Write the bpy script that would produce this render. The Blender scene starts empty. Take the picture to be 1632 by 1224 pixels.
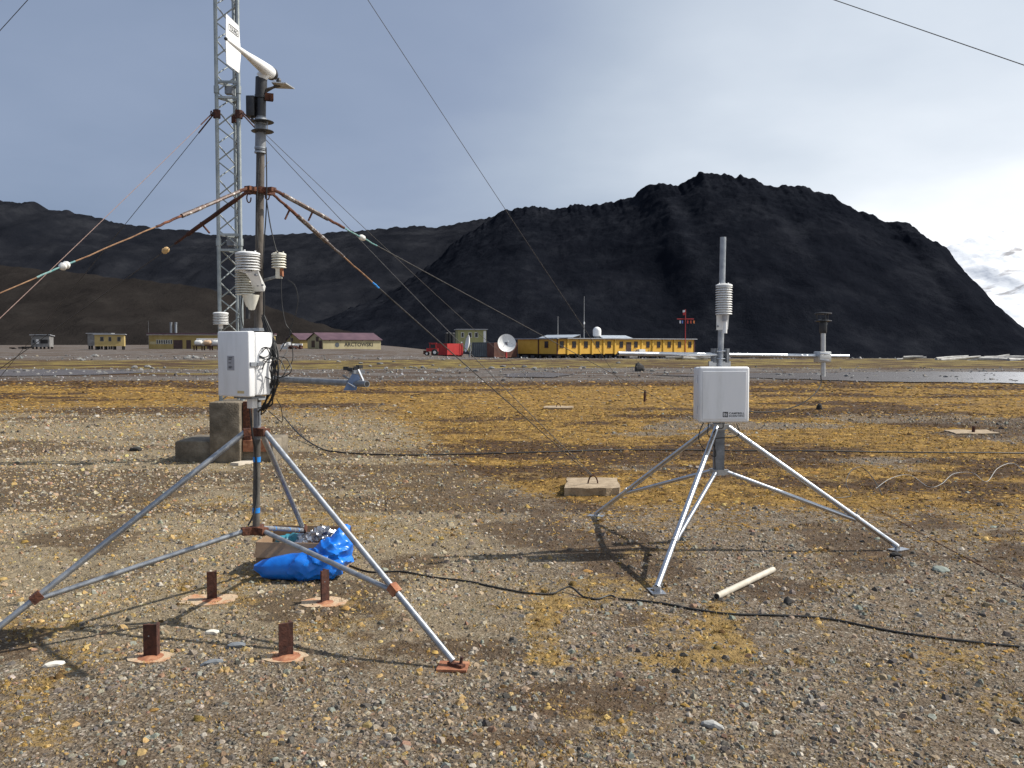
import bpy, bmesh, math, random
import numpy as np
from mathutils import Vector, Matrix
random.seed(7); rng = np.random.default_rng(11)
R = math.radians
scene = bpy.context.scene
C = scene.collection

# ------------------------------------------------------------------ camera
CAM_H, PITCH, FPX = 1.6, math.atan(62 / 1413), 1413.0
cd = bpy.data.cameras.new('camera'); cam = bpy.data.objects.new('camera', cd); C.objects.link(cam)
cam.location = (0, 0, CAM_H); cam.rotation_euler = (R(90) - PITCH, 0, 0)
cd.sensor_width = 36; cd.lens = 36 * FPX / 1632; cd.clip_end = 20000; cd.clip_start = 0.05
scene.camera = cam
scene.render.resolution_x, scene.render.resolution_y = 1024, 768

# ------------------------------------------------------------------ sky and sun
OFF1 = (9.4, 4.9, 0)
SUN_EL, SUN_AZ = R(47), R(80)            # azimuth measured from +Y towards +X
SD = Vector((math.sin(SUN_AZ) * math.cos(SUN_EL), math.cos(SUN_AZ) * math.cos(SUN_EL), math.sin(SUN_EL)))
w = bpy.data.worlds.new('World'); scene.world = w; w.use_nodes = True
nt = w.node_tree; nt.nodes.clear(); N = nt.nodes.new; L = nt.links.new
out = N('ShaderNodeOutputWorld')
sky = N('ShaderNodeTexSky'); sky.sky_type = 'NISHITA'; sky.sun_disc = False
sky.sun_elevation = SUN_EL; sky.sun_rotation = SUN_AZ
bg1 = N('ShaderNodeBackground'); bg1.inputs[1].default_value = 0.08; L(sky.outputs[0], bg1.inputs[0])
bg2 = N('ShaderNodeBackground'); bg2.inputs[1].default_value = 1.12
tc = N('ShaderNodeTexCoord'); sep = N('ShaderNodeSeparateXYZ'); L(tc.outputs['Generated'], sep.inputs[0])
def wm(op, a, b=None, clamp=False):
    n = N('ShaderNodeMath'); n.operation = op; n.use_clamp = clamp
    for i, v in enumerate((a, b)):
        if v is None: continue
        if isinstance(v, (int, float)): n.inputs[i].default_value = v
        else: L(v, n.inputs[i])
    return n.outputs[0]
zc = wm('ADD', wm('MAXIMUM', sep.outputs[2], 0.0), 0.22)
cmb = N('ShaderNodeCombineXYZ'); L(wm('DIVIDE', sep.outputs[0], zc), cmb.inputs[0]); L(wm('DIVIDE', sep.outputs[1], zc), cmb.inputs[1])
def wnoise(scale, detail, rough, off):
    mp = N('ShaderNodeMapping'); mp.inputs['Location'].default_value = off; L(cmb.outputs[0], mp.inputs[0])
    n = N('ShaderNodeTexNoise'); n.inputs['Scale'].default_value = scale; n.inputs['Detail'].default_value = detail
    n.inputs['Roughness'].default_value = rough; L(mp.outputs[0], n.inputs['Vector']); return n.outputs['Fac']
n1 = wnoise(0.62, 4, 0.42, OFF1); n2 = wnoise(2.1, 6, 0.5, (4.3, 0.2, 0))
# cloud deck: brighter towards the sun's side and where it thins near the horizon
side = N('ShaderNodeMapRange'); side.interpolation_type = 'SMOOTHSTEP'
side.inputs[1].default_value = -0.16; side.inputs[2].default_value = 0.42; L(sep.outputs[0], side.inputs[0])
low = N('ShaderNodeMapRange'); low.inputs[1].default_value = 0.0; low.inputs[2].default_value = 0.36
low.inputs[3].default_value = 1.0; low.inputs[4].default_value = 0.0; L(sep.outputs[2], low.inputs[0])
f = wm('ADD', wm('MULTIPLY', side.outputs[0], wm('ADD', wm('MULTIPLY', low.outputs[0], 0.30), 0.58)), 0.13)
f = wm('ADD', f, wm('MULTIPLY', wm('SUBTRACT', n1, 0.5), 0.85))
f = wm('ADD', f, wm('MULTIPLY', wm('SUBTRACT', n2, 0.5), 0.28))
ramp = N('ShaderNodeValToRGB'); L(f, ramp.inputs[0])
e = ramp.color_ramp.elements
e[0].position = 0.0; e[0].color = (0.18, 0.23, 0.33, 1)
e[1].position = 1.0; e[1].color = (0.84, 0.86, 0.88, 1)
for p_, c_ in ((0.2, (0.23, 0.28, 0.385, 1)), (0.45, (0.345, 0.40, 0.485, 1)), (0.7, (0.53, 0.58, 0.645, 1)), (0.85, (0.65, 0.69, 0.74, 1))):
    q = e.new(p_); q.color = c_
L(ramp.outputs[0], bg2.inputs[0])
mixs = N('ShaderNodeMixShader'); mixs.inputs[0].default_value = 0.9
L(bg1.outputs[0], mixs.inputs[1]); L(bg2.outputs[0], mixs.inputs[2]); L(mixs.outputs[0], out.inputs[0])

sl = bpy.data.lights.new('sun', 'SUN'); sl.energy = 4.9; sl.angle = R(0.55); sl.color = (1.0, 0.945, 0.86)
sun = bpy.data.objects.new('sun', sl); C.objects.link(sun)
sun.rotation_euler = (-SD).to_track_quat('-Z', 'Y').to_euler(); sun.location = (20, 4, 30)
vs = scene.view_settings; vs.view_transform = 'Standard'; vs.look = 'None'; vs.exposure = 0.3; vs.gamma = 1.0
vs.use_curve_mapping = False

# ------------------------------------------------------------------ helpers
_cp, _sp = math.cos(PITCH), math.sin(PITCH)
def _dir(px, py):
    dx, dy = (px - 816) / FPX, (612 - py) / FPX
    return Vector((dx, _cp + dy * _sp, -_sp + dy * _cp))
def P(px, py, Y):                       # the world point at distance Y (along +Y) seen at a photo pixel
    d = _dir(px, py); return Vector((0, 0, CAM_H)) + d * (Y / d.y)
def G(px, py, z=0.0):                   # the point of the level ground seen at a photo pixel
    d = _dir(px, py); return Vector((0, 0, CAM_H)) + d * ((z - CAM_H) / d.z)
def proj(p):
    v = Vector(p) - Vector((0, 0, CAM_H)); c = v.y * _cp - v.z * _sp; u = v.y * _sp + v.z * _cp
    return 816 + FPX * v.x / c, 612 - FPX * u / c
def t_px(p0, p1, px):
    best = min((abs(proj(p0.lerp(p1, k / 400))[0] - px), k / 400) for k in range(401) if p0.lerp(p1, k / 400).y > 0.3)
    return best[1]

def _hash(ix, iy, seed):
    h = (ix * 374761393 + iy * 668265263 + seed * 974711) & 0xFFFFFFFF
    h = ((h ^ (h >> 13)) * 1274126177) & 0xFFFFFFFF
    return ((h ^ (h >> 16)) & 0xFFFF) / 65535.0
def vnoise(x, y, seed=0):
    x = np.asarray(x, float); y = np.asarray(y, float)
    ix = np.floor(x).astype(np.int64); iy = np.floor(y).astype(np.int64)
    fx, fy = x - ix, y - iy; fx = fx * fx * (3 - 2 * fx); fy = fy * fy * (3 - 2 * fy)
    a, b = _hash(ix, iy, seed), _hash(ix + 1, iy, seed); c, d = _hash(ix, iy + 1, seed), _hash(ix + 1, iy + 1, seed)
    return (a * (1 - fx) + b * fx) * (1 - fy) + (c * (1 - fx) + d * fx) * fy
def fbm(x, y, octv=4, seed=0, gain=0.5):
    s, a, t = 0, 1.0, 0
    for o in range(octv):
        s = s + a * vnoise(np.asarray(x) * 2 ** o + 17.3 * o, np.asarray(y) * 2 ** o - 9.1 * o, seed + o); t += a; a *= gain
    return s / t
def sstep(a, b, x):
    t = np.clip((np.asarray(x, float) - a) / (b - a), 0, 1); return t * t * (3 - 2 * t)

def gz(x, y):                           # height of the ground
    x = np.asarray(x, float); y = np.asarray(y, float)
    s = sstep(-28, 4, x * 150 / np.maximum(y, 105)); slope = 0.005 * (1 - s) - 0.0152 * s
    z = slope * np.clip(y - 105, 0, 900)
    amp = 0.045 + 0.05 * sstep(9, 40, y) + 0.10 * sstep(40, 110, y)
    amp = amp * (1 - 0.8 * sstep(33, 39, y) * (1 - sstep(60, 70, y)))
    return z + amp * (fbm(x * 0.9, y * 0.9, 4, 5, 0.55) - 0.5) * sstep(0, 3, y) * (1 - sstep(150, 260, y))
def gzf(x, y): return float(gz(x, y))
def GG(px, py, dz=0.0):
    p = G(px, py); p.z = gzf(p.x, p.y) + dz; return p

# zones of the ground, also used for scattering
def rect_moss(x, y):                    # the outline of an old foundation, overgrown with moss
    a, b, c, d = G(872, 962), G(1150, 965), G(1162, 1052), G(868, 1050)
    m = np.zeros_like(x)
    for p, q in ((a, d), (d, c), (c, b)):
        ab = np.array([q.x - p.x, q.y - p.y]); L2 = (ab ** 2).sum()
        t = np.clip(((x - p.x) * ab[0] + (y - p.y) * ab[1]) / L2, 0, 1)
        dd = np.hypot(x - p.x - t * ab[0], y - p.y - t * ab[1])
        m = np.maximum(m, 1 - sstep(0.02, 0.17, dd + 0.18 * (fbm(x * 6, y * 6, 3, 40) - 0.5)))
    return m
def moss_zone(x, y):
    yb = 21 - 12.5 * sstep(-4.0, 1.0, x) + (0.8 + 3.6 * sstep(0, 3, -x)) * (fbm(x * 0.45, y * 0.45, 4, 21) - 0.5)
    wl = 0.08 + 0.3 * sstep(-0.5, 3, -x); m = sstep(-wl, 0.02 + wl, (y - yb) / np.maximum(yb, 1))
    m = np.maximum(m * 0.97, sstep(-0.45, 0.3, (y - yb) / yb) * 0.75 * sstep(0.45, 0.62, fbm(x * 0.8, y * 0.5, 4, 33)))
    grey = sstep(0.60, 0.68, fbm(x * 0.22 + 3, y * 0.35, 3, 50)) * sstep(9, 11, y) * (1 - sstep(18, 23, y))
    m = m * (1 - 0.85 * grey)
    m = m * (1 - sstep(37, 41, y + 3 * (fbm(x * 0.12, y * 0.12, 2, 60) - 0.5)))
    far = sstep(57, 63, y + 8 * (fbm(x * 0.06, y * 0.1, 3, 61) - 0.5)) * (1 - sstep(92, 108, y + 26 * (fbm(x * 0.03, y * 0.08, 3, 62) - 0.5)))
    strip = sstep(46, 48, y) * (1 - sstep(50, 52, y)) * sstep(0.5, 0.6, fbm(x * 0.05, y * 0.05, 2, 70))
    return np.clip(np.maximum(np.maximum(m, far * 0.92), strip * 0.8), 0, 1)
def dark_zone(x, y):                    # dark brown moss and bare peat
    d = sstep(0.44, 0.62, fbm(x * 0.22, y * 0.5, 5, 80, 0.62))
    d = np.maximum(d, sstep(33, 36, y) * (1 - sstep(39, 42, y)) * sstep(0.35, 0.6, fbm(x * 0.1 + 5, y * 0.1, 3, 81)))
    n = sstep(0.55, 0.70, fbm(x * 1.1, y * 1.1, 4, 82))
    for px_, py_, rx_, ry_ in ((930, 1110, .55, .32), (1010, 985, .20, .16), (690, 1030, .35, .22), (1240, 940, .5, .35), (820, 1180, .4, .12)):
        g_ = G(px_, py_); n = np.maximum(n, 1 - sstep(.4, 1.1, np.hypot((x - g_.x) / rx_, (y - g_.y) / ry_) + .5 * (fbm(x * 4, y * 4, 3, 83) - .5)))
    return np.clip(np.where(y < 8.5, n, d), 0, 1)
def pale_zone(x, y):                    # dry pale gravel with a little yellow moss in it
    return sstep(-0.9, 1.0, -x + 0.8 * (fbm(x * 0.6, y * 0.6, 3, 95) - 0.5)) * sstep(3.8, 5.6, y) * (1 - sstep(18, 24, y))
def yel_near(x, y):                     # small yellow moss patches among the near gravel
    n = fbm(x * 2.2, y * 2.2, 4, 90); b = fbm(x * 0.5, y * 0.5, 3, 91)
    return np.clip(sstep(0.54, 0.78, n + 0.45 * (b - 0.5)) * 0.5 + 0.85 * rect_moss(x, y), 0, 1)

class MB:
    def __init__(s): s.v = []; s.f = []
    def add(s, vs_, fs): o = len(s.v); s.v += [Vector(v) for v in vs_]; s.f += [tuple(i + o for i in f) for f in fs]; return s
    def box(s, c, h, M=None):
        c = Vector(c); vs_ = []
        for x in (-1, 1):
            for y in (-1, 1):
                for z in (-1, 1):
                    d = Vector((x * h[0], y * h[1], z * h[2])); vs_.append(c + (M @ d if M else d))
        return s.add(vs_, [(0, 1, 3, 2), (4, 6, 7, 5), (0, 4, 5, 1), (2, 3, 7, 6), (0, 2, 6, 4), (1, 5, 7, 3)])
    def rbox(s, c, h, M=None, r=0.01, seg=3):
        bm = bmesh.new(); bmesh.ops.create_cube(bm, size=2.0)
        for v in bm.verts: v.co = Vector((v.co.x * h[0], v.co.y * h[1], v.co.z * h[2]))
        bmesh.ops.bevel(bm, geom=list(bm.edges), offset=r, segments=seg, profile=0.5, affect='EDGES')
        bm.verts.index_update(); c = Vector(c)
        s.add([c + (M @ v.co if M else v.co) for v in bm.verts], [tuple(v.index for v in f_.verts) for f_ in bm.faces]); bm.free(); return s
    def fbox(s, F, u0, u1, v0, v1, z0, z1):
        vs_ = [F(u, v, z) for u in (u0, u1) for v in (v0, v1) for z in (z0, z1)]
        return s.add(vs_, [(0, 1, 3, 2), (4, 6, 7, 5), (0, 4, 5, 1), (2, 3, 7, 6), (0, 2, 6, 4), (1, 5, 7, 3)])
    def cyl(s, p0, p1, r0, r1=None, n=12, caps=True):
        return s.tube([p0, p1], r0, n, caps, r1)
    def tube(s, pts, r, n=6, caps=True, r1=None):
        pts = [Vector(p) for p in pts]; m = len(pts); vs_ = []; fs = []
        t0 = (pts[1] - pts[0]).normalized(); a = t0.orthogonal().normalized()
        for i, p in enumerate(pts):
            t = (pts[min(i + 1, m - 1)] - pts[max(i - 1, 0)]).normalized()
            a = (a - t * a.dot(t)).normalized(); b = t.cross(a)
            rr = r if r1 is None else r + (r1 - r) * i / (m - 1)
            for k in range(n):
                q = 2 * math.pi * k / n; vs_.append(p + (a * math.cos(q) + b * math.sin(q)) * rr)
        for i in range(m - 1):
            for k in range(n):
                k2 = (k + 1) % n; fs.append((i * n + k, i * n + k2, (i + 1) * n + k2, (i + 1) * n + k))
        if caps: fs.append(tuple(range(n - 1, -1, -1))); fs.append(tuple((m - 1) * n + k for k in range(n)))
        return s.add(vs_, fs)
    def lathe(s, prof, base, axis=(0, 0, 1), n=20):
        ax = Vector(axis).normalized(); a = ax.orthogonal().normalized(); b = ax.cross(a); base = Vector(base); vs_ = []; fs = []
        for r, h in prof:
            for k in range(n):
                q = 2 * math.pi * k / n; vs_.append(base + ax * h + (a * math.cos(q) + b * math.sin(q)) * max(r, 1e-4))
        for i in range(len(prof) - 1):
            for k in range(n):
                k2 = (k + 1) % n; fs.append((i * n + k, i * n + k2, (i + 1) * n + k2, (i + 1) * n + k))
        fs.append(tuple(range(n - 1, -1, -1))); fs.append(tuple((len(prof) - 1) * n + k for k in range(n)))
        return s.add(vs_, fs)
    def slab(s, pts, d):                # a flat outline with thickness d (a vector)
        n = len(pts); d = Vector(d); pts = [Vector(p) for p in pts]
        return s.add(pts + [p + d for p in pts], [tuple(range(n - 1, -1, -1)), tuple(range(n, 2 * n))] +
                     [(i, (i + 1) % n, n + (i + 1) % n, n + i) for i in range(n)])
    def build(s, name, mat, parent=None, loc=None, smooth=35):
        if parent is not None: org = ORG[parent]
        elif loc is not None: org = Vector(loc)
        else:
            org = Vector(((min(v.x for v in s.v) + max(v.x for v in s.v)) / 2, (min(v.y for v in s.v) + max(v.y for v in s.v)) / 2, min(v.z for v in s.v)))
        me = bpy.data.meshes.new(name); me.from_pydata([tuple(v - org) for v in s.v], [], s.f)
        bm = bmesh.new(); bm.from_mesh(me); bmesh.ops.recalc_face_normals(bm, faces=bm.faces); bm.to_mesh(me); bm.free()
        if smooth:
            me.shade_smooth(); me.set_sharp_from_angle(angle=R(smooth))
        me.materials.append(mat); o = bpy.data.objects.new(name, me); C.objects.link(o); ORG[o] = org
        if parent is not None: o.parent = parent
        else: o.location = org
        return o
ORG = {}
def tag(o, label, cat=None, group=None, kind=None):
    if label: o['label'] = label
    if cat: o['category'] = cat
    if group: o['group'] = group
    if kind: o['kind'] = kind
    return o
def thing(name, label, cat, loc, group=None):
    o = bpy.data.objects.new(name, None); C.objects.link(o); o.location = loc; o.empty_display_size = 0.1
    ORG[o] = Vector(loc); return tag(o, label, cat, group)
def spl(pts, k=8):
    pts = [Vector(p) for p in pts]; out_ = []
    for i in range(len(pts) - 1):
        a, b, c, d = pts[max(i - 1, 0)], pts[i], pts[i + 1], pts[min(i + 2, len(pts) - 1)]
        for j in range(k):
            t = j / k
            out_.append(0.5 * ((2 * b) + (c - a) * t + (2 * a - 5 * b + 4 * c - d) * t * t + (3 * b - a - 3 * c + d) * t ** 3))
    return out_ + [pts[-1]]
def RZ(a): return Matrix.Rotation(a, 3, 'Z')
def frame(p0, p1, z):                   # u from p0 to p1, v away from the viewer, z up
    p0 = Vector((p0[0], p0[1], 0)); p1 = Vector((p1[0], p1[1], 0)); u = (p1 - p0).normalized(); v = Vector((-u.y, u.x, 0)); ln = (p1 - p0).length
    F = lambda a, b, h: p0 + u * a + v * b + Vector((0, 0, z + h)); return F, ln

# ------------------------------------------------------------------ materials
def M(name, c1, c2=None, scale=8, rough=0.6, metal=0.0, bump=0.0, c3=None, stretch=None, detail=5, rough2=None, bscale=None, coat=0):
    m = bpy.data.materials.new(name); m.use_nodes = True; t = m.node_tree; b = t.nodes['Principled BSDF']
    b.inputs['Roughness'].default_value = rough; b.inputs['Metallic'].default_value = metal
    b.inputs['Base Color'].default_value = (*c1, 1)
    if coat: b.inputs['Coat Weight'].default_value = coat
    tcn = t.nodes.new('ShaderNodeTexCoord'); mp = t.nodes.new('ShaderNodeMapping'); t.links.new(tcn.outputs['Object'], mp.inputs[0])
    if stretch: mp.inputs['Scale'].default_value = stretch
    nz = t.nodes.new('ShaderNodeTexNoise'); nz.inputs['Scale'].default_value = scale; nz.inputs['Detail'].default_value = detail; nz.inputs['Roughness'].default_value = 0.62
    t.links.new(mp.outputs[0], nz.inputs['Vector'])
    if c2:
        rp = t.nodes.new('ShaderNodeValToRGB'); t.links.new(nz.outputs['Fac'], rp.inputs[0]); t.links.new(rp.outputs[0], b.inputs['Base Color'])
        rp.color_ramp.elements[0].position = 0.36; rp.color_ramp.elements[0].color = (*c1, 1)
        rp.color_ramp.elements[1].position = 0.66; rp.color_ramp.elements[1].color = (*c2, 1)
        if c3: q_ = rp.color_ramp.elements.new(0.52); q_.color = (*c3, 1)
    if rough2 is not None:
        mr = t.nodes.new('ShaderNodeMapRange'); mr.inputs[1].default_value = 0.3; mr.inputs[2].default_value = 0.7
        mr.inputs[3].default_value = rough; mr.inputs[4].default_value = rough2; t.links.new(nz.outputs['Fac'], mr.inputs[0]); t.links.new(mr.outputs[0], b.inputs['Roughness'])
    if bump:
        src = nz
        if bscale:
            src = t.nodes.new('ShaderNodeTexNoise'); src.inputs['Scale'].default_value = bscale; src.inputs['Detail'].default_value = 6; t.links.new(mp.outputs[0], src.inputs['Vector'])
        bp = t.nodes.new('ShaderNodeBump'); bp.inputs['Strength'].default_value = bump; bp.inputs['Distance'].default_value = 0.02
        t.links.new(src.outputs['Fac'], bp.inputs['Height']); t.links.new(bp.outputs[0], b.inputs['Normal'])
    return m
galv = M('galvanised', (0.27, 0.29, 0.32), (0.42, 0.44, 0.46), 22, 0.42, 0.75, 0.05, rough2=0.55)
galv_dull = M('galvanised_dull', (0.15, 0.16, 0.175), (0.30, 0.315, 0.335), 16, 0.5, 0.5, 0.08, rough2=0.65)
alu = M('aluminium', (0.46, 0.48, 0.52), (0.60, 0.62, 0.65), 14, 0.24, 0.97, 0.02, rough2=0.36)
alu_dull = M('aluminium_matt', (0.42, 0.42, 0.42), (0.56, 0.56, 0.55), 14, 0.42, 0.8)
rust = M('rust', (0.05, 0.018, 0.012), (0.20, 0.075, 0.035), 30, 0.85, 0.1, 0.4, c3=(0.11, 0.04, 0.022))
rust_dark = M('rust_dark', (0.035, 0.014, 0.011), (0.10, 0.036, 0.022), 26, 0.85, 0.1, 0.4)
rust_light = M('rust_light', (0.20, 0.075, 0.04), (0.40, 0.20, 0.11), 18, 0.9, 0.0, 0.3, c3=(0.30, 0.12, 0.06))
oldpipe = M('old_brown_pipe', (0.055, 0.045, 0.038), (0.17, 0.145, 0.12), 18, 0.6, 0.25, 0.2, stretch=(1, 1, 0.3))
blackpl = M('black_plastic', (0.014, 0.014, 0.016), (0.03, 0.03, 0.033), 20, 0.45)
whitepl = M('white_plastic', (0.74, 0.74, 0.72), (0.82, 0.82, 0.81), 6, 0.35)
whitebox = M('white_enclosure', (0.70, 0.705, 0.70), (0.82, 0.82, 0.82), 5, 0.4, 0, 0.02, c3=(0.79, 0.795, 0.80), stretch=(1.6, 1.6, 0.35), detail=8, rough2=0.55)
whiteold = M('aged_white_plastic', (0.60, 0.57, 0.47), (0.74, 0.72, 0.64), 14, 0.45)
cablem = M('cable_black', (0.010, 0.010, 0.011), (0.022, 0.022, 0.022), 30, 0.55)
cablegrey = M('cable_grey', (0.25, 0.25, 0.24), (0.36, 0.35, 0.33), 30, 0.55)
steelwire = M('steel_wire', (0.045, 0.042, 0.04), (0.10, 0.095, 0.09), 40, 0.55, 0.5)
pinkwire = M('weathered_rope', (0.20, 0.13, 0.11), (0.30, 0.20, 0.17), 40, 0.8)
orangerope = M('orange_rope', (0.17, 0.085, 0.045), (0.32, 0.19, 0.10), 30, 0.85)
tealrope = M('teal_rope', (0.06, 0.22, 0.22), (0.25, 0.36, 0.34), 60, 0.85)
bluetape = M('blue_tape', (0.015, 0.20, 0.62), (0.03, 0.28, 0.72), 20, 0.4)
porcelain = M('porcelain', (0.72, 0.70, 0.64), (0.82, 0.80, 0.76), 10, 0.2, coat=0.5)
yellowins = M('yellow_insulator', (0.45, 0.27, 0.10), (0.62, 0.42, 0.2), 20, 0.35)
concrete = M('concrete', (0.10, 0.082, 0.058), (0.235, 0.20, 0.15), 5, 0.92, 0, 0.6, c3=(0.165, 0.137, 0.10), bscale=45)
concrete_lt = M('concrete_pale', (0.24, 0.18, 0.115), (0.37, 0.29, 0.195), 9, 0.92, 0, 0.45, c3=(0.32, 0.245, 0.16), bscale=50)
rustpad = M('rust_stained_concrete', (0.42, 0.33, 0.22), (0.42, 0.17, 0.07), 7, 0.92, 0, 0.5, c3=(0.46, 0.33, 0.21), bscale=55)
cardboard = M('cardboard', (0.27, 0.175, 0.105), (0.33, 0.225, 0.14), 4, 0.85)
bluebag = M('blue_tarpaulin', (0.004, 0.125, 0.55), (0.008, 0.19, 0.72), 7, 0.3, 0, 0.22, bscale=14)
foil = M('crumpled_foil', (0.35, 0.35, 0.36), (0.7, 0.7, 0.72), 18, 0.25, 0.9, 0.8, bscale=30)
plank = M('pale_plank', (0.48, 0.42, 0.33), (0.62, 0.56, 0.47), 10, 0.8)
pvc = M('grey_pvc', (0.42, 0.38, 0.31), (0.55, 0.50, 0.42), 12, 0.6)
labelgrey = M('label_grey', (0.30, 0.30, 0.32), (0.38, 0.38, 0.40), 60, 0.5)
ink = M('black_ink', (0.015, 0.015, 0.018), rough=0.6)
bluesteel = M('bluish_plate', (0.14, 0.19, 0.29), (0.25, 0.31, 0.42), 14, 0.35, 0.6)
sticker = M('sticker_tan', (0.55, 0.40, 0.18), (0.62, 0.48, 0.25), 30, 0.6)

# ------------------------------------------------------------------ the setting: ground
def axis_lines(lo, hi, s0, g):
    v = [0.0]
    while v[-1] < hi: v.append(v[-1] + max(s0, g * v[-1]))
    if lo < 0:
        u = [0.0]
        while u[-1] > lo: u.append(u[-1] - max(s0, -g * u[-1]))
        v = u[:0:-1] + v
    return np.array(v)
def ground_material():
    m = bpy.data.materials.new('ground'); m.use_nodes = True; t = m.node_tree; b = t.nodes['Principled BSDF']; nn = t.nodes.new; ln = t.links.new
    b.inputs['Roughness'].default_value = 0.95; b.inputs['Specular IOR Level'].default_value = 0.2
    geo = nn('ShaderNodeNewGeometry'); pos = geo.outputs['Position']
    def noise(sc, det=5, ro=0.6, mapping=None):
        n = nn('ShaderNodeTexNoise'); n.inputs['Scale'].default_value = sc; n.inputs['Detail'].default_value = det; n.inputs['Roughness'].default_value = ro; ln(pos, n.inputs['Vector']); return n.outputs['Fac']
    def ramp(src, stops):
        r_ = nn('ShaderNodeValToRGB'); ln(src, r_.inputs[0]); el = r_.color_ramp.elements
        el[0].position, el[0].color = stops[0][0], (*stops[0][1], 1); el[1].position, el[1].color = stops[-1][0], (*stops[-1][1], 1)
        for p_, c_ in stops[1:-1]: q_ = el.new(p_); q_.color = (*c_, 1)
        return r_.outputs[0]
    def mix(fac, a, b_):
        x = nn('ShaderNodeMix'); x.data_type = 'RGBA'; ln(fac, x.inputs[0]) if not isinstance(fac, float) else setattr(x.inputs[0], 'default_value', fac); ln(a, x.inputs[6]); ln(b_, x.inputs[7]); return x.outputs[2]
    def mth(op, a, b_=None, clamp=False):
        n = nn('ShaderNodeMath'); n.operation = op; n.use_clamp = clamp
        for i, v in enumerate((a, b_)):
            if v is None: continue
            if isinstance(v, (int, float)): n.inputs[i].default_value = v
            else: ln(v, n.inputs[i])
        return n.outputs[0]
    def att(nm):
        a = nn('ShaderNodeAttribute'); a.attribute_name = nm; return a.outputs['Fac']
    vor = nn('ShaderNodeTexVoronoi'); vor.inputs['Scale'].default_value = 75; ln(pos, vor.inputs['Vector'])
    sepc = nn('ShaderNodeSeparateColor'); ln(vor.outputs['Color'], sepc.inputs[0])
    gravel = ramp(sepc.outputs[0], [(0.0, (0.04, 0.034, 0.027)), (0.35, (0.125, 0.102, 0.075)), (0.7, (0.21, 0.178, 0.135)), (0.93, (0.30, 0.265, 0.215)), (1.0, (0.55, 0.5, 0.42))])
    soil = ramp(noise(5), [(0.3, (0.088, 0.061, 0.038)), (0.7, (0.178, 0.126, 0.08))])
    grav = mix(ramp(noise(9, 4), [(0.42, (0.25, 0.25, 0.25)), (0.62, (0.85, 0.85, 0.85))]), soil, gravel)
    palec = ramp(noise(30, 4, 0.7), [(0.3, (0.15, 0.118, 0.072)), (0.5, (0.25, 0.20, 0.125)), (0.7, (0.36, 0.295, 0.19))])
    grav = mix(mth('MULTIPLY', att('pale'), 0.75), grav, palec)
    mossy = ramp(noise(2.6, 8, 0.72), [(0.36, (0.07, 0.04, 0.014)), (0.5, (0.20, 0.118, 0.032)), (0.63, (0.34, 0.21, 0.06))])
    fars = ramp(noise(0.5, 6), [(0.38, (0.07, 0.052, 0.022)), (0.5, (0.14, 0.103, 0.034)), (0.62, (0.23, 0.172, 0.048))])
    mossy = mix(att('farness'), mossy, fars)
    darkm = ramp(noise(6, 6), [(0.3, (0.028, 0.017, 0.011)), (0.7, (0.10, 0.058, 0.028))])
    fine = noise(14, 6, 0.7); mid = noise(3.5, 6, 0.7)
    brk = mth('ADD', mth('MULTIPLY', mth('SUBTRACT', fine, 0.5), 1.6), mth('MULTIPLY', mth('SUBTRACT', mid, 0.5), 1.4))
    def mask(a, k):
        return mth('MULTIPLY', mth('SUBTRACT', mth('ADD', att(a), mth('MULTIPLY', brk, k)), 0.36), 3.6, True)
    col = mix(mask('dark', 0.8), mossy, darkm)
    farg = ramp(noise(1.1, 8, 0.75), [(0.3, (0.055, 0.048, 0.043)), (0.52, (0.115, 0.10, 0.09)), (0.72, (0.22, 0.20, 0.18))])
    gg = mix(att('farness'), grav, farg)
    neardark = mix(mth('MULTIPLY', mask('dark', 0.9), 0.7), gg, darkm)
    col2 = mix(mask('moss', 0.9), neardark, col)
    col3 = mix(mask('yel', 0.9), col2, ramp(noise(18, 5), [(0.3, (0.155, 0.10, 0.038)), (0.7, (0.32, 0.215, 0.082))]))
    ln(col3, b.inputs['Base Color'])
    bp = nn('ShaderNodeBump'); bp.inputs['Strength'].default_value = 0.7; bp.inputs['Distance'].default_value = 0.02
    ln(mth('ADD', mth('MULTIPLY', vor.outputs['Distance'], 0.5), noise(11, 7, 0.75)), bp.inputs['Height'])
    bp2 = nn('ShaderNodeBump'); bp2.inputs['Strength'].default_value = 0.8; bp2.inputs['Distance'].default_value = 0.18
    ln(noise(1.9, 7, 0.7), bp2.inputs['Height']); ln(bp.outputs[0], bp2.inputs['Normal']); ln(bp2.outputs[0], b.inputs['Normal'])
    return m
def grid_mesh(name, X, Y, Z, mat, attrs=None):
    ny, nx = X.shape; me = bpy.data.meshes.new(name)
    co = np.stack([X, Y, Z], -1).reshape(-1, 3).astype(np.float32)
    i = np.arange(ny * nx).reshape(ny, nx); q = np.stack([i[:-1, :-1], i[:-1, 1:], i[1:, 1:], i[1:, :-1]], -1).reshape(-1, 4)
    me.vertices.add(len(co)); me.vertices.foreach_set('co', co.ravel())
    me.loops.add(q.size); me.loops.foreach_set('vertex_index', q.ravel().astype(np.int32))
    me.polygons.add(len(q)); me.polygons.foreach_set('loop_start', (np.arange(len(q)) * 4).astype(np.int32))
    me.update(calc_edges=True); me.validate(); me.shade_smooth(); me.materials.append(mat)
    for k, v in (attrs or {}).items():
        a = me.attributes.new(k, 'FLOAT', 'POINT'); a.data.foreach_set('value', v.ravel().astype(np.float32))
    o = bpy.data.objects.new(name, me); C.objects.link(o); return o
xs = axis_lines(-2500, 2500, 0.11, 0.042); ys = np.concatenate([np.arange(-14, 0, 1.0), axis_lines(0, 4500, 0.11, 0.021)])
GX, GY = np.meshgrid(xs, ys)
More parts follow.
